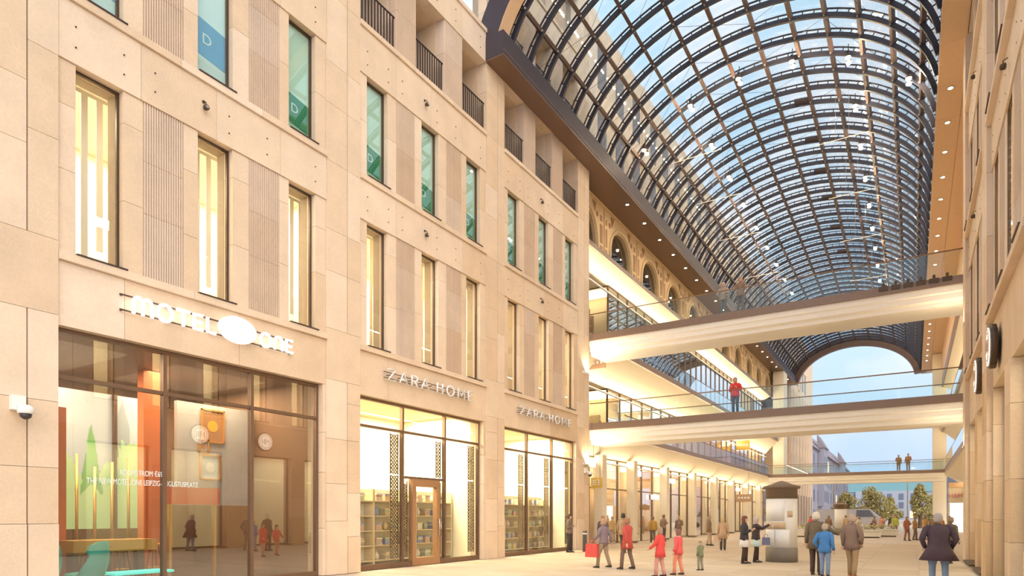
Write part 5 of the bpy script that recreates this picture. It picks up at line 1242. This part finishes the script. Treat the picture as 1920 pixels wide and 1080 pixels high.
person('dark-haired woman in a black jacket and white hem holding her phone', -4.95, 23.2, 0, 5, 1.62, (0.055, 0.05, 0.06), (0.07, 0.045, 0.035), (0.16, 0.06, 0.05), ('phone', 'phone'), 0.04, 0.90, 'long', skirt=(0.74, 0.70, 0.70))
q = person('grey-haired woman in a dark jacket pointing at the advertising column', -4.72, 23.95, 0, 20, 1.60, (0.075, 0.05, 0.055), (0.05, 0.035, 0.03), (0.55, 0.46, 0.42), ('down', 'point'), 0.06, 0.90, 'bob', skirt=(0.62, 0.74, 0.74), collar=(0.6, 0.56, 0.56))
bag((q['wr'][0]-0.05, q['wr'][1]-0.30, 1.02), 0.26, 0.26, 0.12, (0.18, 0.18, 0.30), 'blue-grey shoulder bag of the pointing woman')
person('white-haired man in an olive coat with his arm round a child', -2.30, 19.8, 0, 85, 1.73, (0.17, 0.13, 0.085), (0.09, 0.06, 0.05), (0.68, 0.60, 0.52), ('down', 'hug'), 0.03, 0.74, 'short')
person('boy in a bright blue jacket and jeans beside the white-haired man', -2.02, 19.25, 0, 80, 1.42, (0.07, 0.22, 0.52), JEAN, (0.48, 0.38, 0.30), ('pocket', 'down'), 0.03, 0.82, 'short')
person('grey-haired man in a taupe jacket and khaki trousers seen from behind', -1.38, 19.4, 0, 70, 1.66, (0.27, 0.18, 0.14), (0.42, 0.28, 0.16), (0.50, 0.36, 0.28), ('down', 'pocket'), 0.11, 0.80, 'short', shoes=(0.45, 0.22, 0.10))
person('stooping man in a wide navy coat and jeans near the right pillars', 0.50, 17.7, 0, 95, 1.68, (0.085, 0.055, 0.075), JEAN, (0.45, 0.40, 0.38), ('pocket', 'pocket'), 0.08, 0.66, 'short', build=1.25, lean=0.14, flare=0.15)
q = person('person in a dark olive jacket carrying a white bag by the right pillars', 1.05, 26.8, 0, 60, 1.58, (0.16, 0.13, 0.08), (0.10, 0.06, 0.04), (0.30, 0.22, 0.14), ('down', 'down'), 0.15, 0.88, 'short', lean=0.15)
bag((q['wl'][0]-0.05, q['wl'][1]-0.1, q['wl'][2]+0.25), 0.42, 0.5, 0.2, (0.80, 0.78, 0.80), 'white shopping bag by the right pillars')
person('pale-haired person leaning on the upper footbridge railing', -7.35, 30.15, 10.7, -95, 1.55, (0.45, 0.33, 0.24), (0.2, 0.18, 0.16), (0.75, 0.55, 0.42), ('rail', 'rail'), 0.0, 0.85, 'bob', group='people on the footbridges')
person('auburn-haired person in brown on the upper footbridge', -6.6, 30.2, 10.7, -95, 1.66, (0.32, 0.20, 0.13), (0.2, 0.15, 0.12), (0.62, 0.32, 0.14), ('rail', 'rail'), 0.0, 0.85, 'long', group='people on the footbridges')
person('person in a red jacket taking a photo on the middle footbridge', -6.85, 30.3, 6.24, -95, 1.66, (0.75, 0.06, 0.06), (0.12, 0.11, 0.13), (0.50, 0.32, 0.24), ('phone', 'phone'), 0.0, 0.86, 'short', group='people on the footbridges')
person('left one of two people in brown on the distant footbridge', -1.25, 76.4, 6.17, -95, 1.62, (0.36, 0.22, 0.12), (0.34, 0.22, 0.14), (0.35, 0.2, 0.1), ('down', 'phone'), 0.0, 0.85, 'short', group='people on the footbridges')
person('right one of two people in brown on the distant footbridge', -0.42, 76.4, 6.17, -95, 1.72, (0.40, 0.24, 0.14), (0.34, 0.22, 0.14), (0.45, 0.25, 0.12), ('phone', 'down'), 0.0, 0.85, 'short', group='people on the footbridges')
crowd = [(-8.6, 57.5, (0.45, 0.15, 0.10), 'rust'), (-7.2, 58.5, (0.60, 0.10, 0.08), 'red'), (-6.0, 60.0, (0.30, 0.18, 0.12), 'dark brown'), (-4.6, 58.5, (0.62, 0.45, 0.30), 'tan'), (-3.6, 57.5, (0.70, 0.60, 0.45), 'cream'), (-2.6, 58.5, (0.25, 0.15, 0.12), 'maroon'), (-2.2, 62.0, (0.66, 0.30, 0.22), 'salmon'), (-1.3, 64.0, (0.50, 0.55, 0.12), 'lime'),
         (-0.35, 50.0, (0.42, 0.17, 0.10), 'brick'), (0.1, 51.5, (0.40, 0.22, 0.10), 'chestnut'), (0.7, 53.0, (0.45, 0.28, 0.12), 'amber'), (1.15, 50.5, (0.30, 0.20, 0.12), 'umber'), (1.7, 56.0, (0.60, 0.32, 0.15), 'orange'), (2.3, 58.0, (0.45, 0.25, 0.15), 'sienna')]
for i, (x, y, c, nm) in enumerate(crowd):
    person('distant figure in a %s jacket %s' % (nm, 'among the white planters' if i < 8 else 'before the far right pier'), x, y, 0, 40*i % 360, 1.58+0.03*(i % 4), c, (0.25+0.05*(i % 3), 0.18, 0.13), (0.3, 0.2, 0.12), ('down', 'swing') if i % 2 else ('phone', 'down'), 0.1, 0.82, 'short' if i % 2 else 'bob', group='distant crowd')
dg = bpy.context.evaluated_depsgraph_get()
for ob in [o for o in bpy.data.objects if o.type == 'FONT']:
    me = bpy.data.meshes.new_from_object(ob.evaluated_get(dg)); o = bpy.data.objects.new('tmp', me); col.objects.link(o)
    o.parent = ob.parent; o.matrix_parent_inverse = ob.matrix_parent_inverse.copy(); o.location = ob.location; o.rotation_euler = ob.rotation_euler; o.scale = ob.scale
    nm_ = ob.name; bpy.data.objects.remove(ob); o.name = nm_
for ob, hme in _pending:
    me = bpy.data.meshes.new_from_object(ob.evaluated_get(dg))
    bm = bmesh.new(); bm.from_mesh(me); bm.from_mesh(hme)
    ob.modifiers.clear(); nm = bpy.data.meshes.new('body'); bm.to_mesh(nm); bm.free()
    for m_ in (SKINM, EYEM, LIPM): nm.materials.append(m_)
    for p in nm.polygons: p.use_smooth = True
    ob.data = nm; bpy.data.meshes.remove(hme)
for o in bpy.data.objects:
    for kx in ('wr', 'wl'):
        if kx in o: del o[kx]
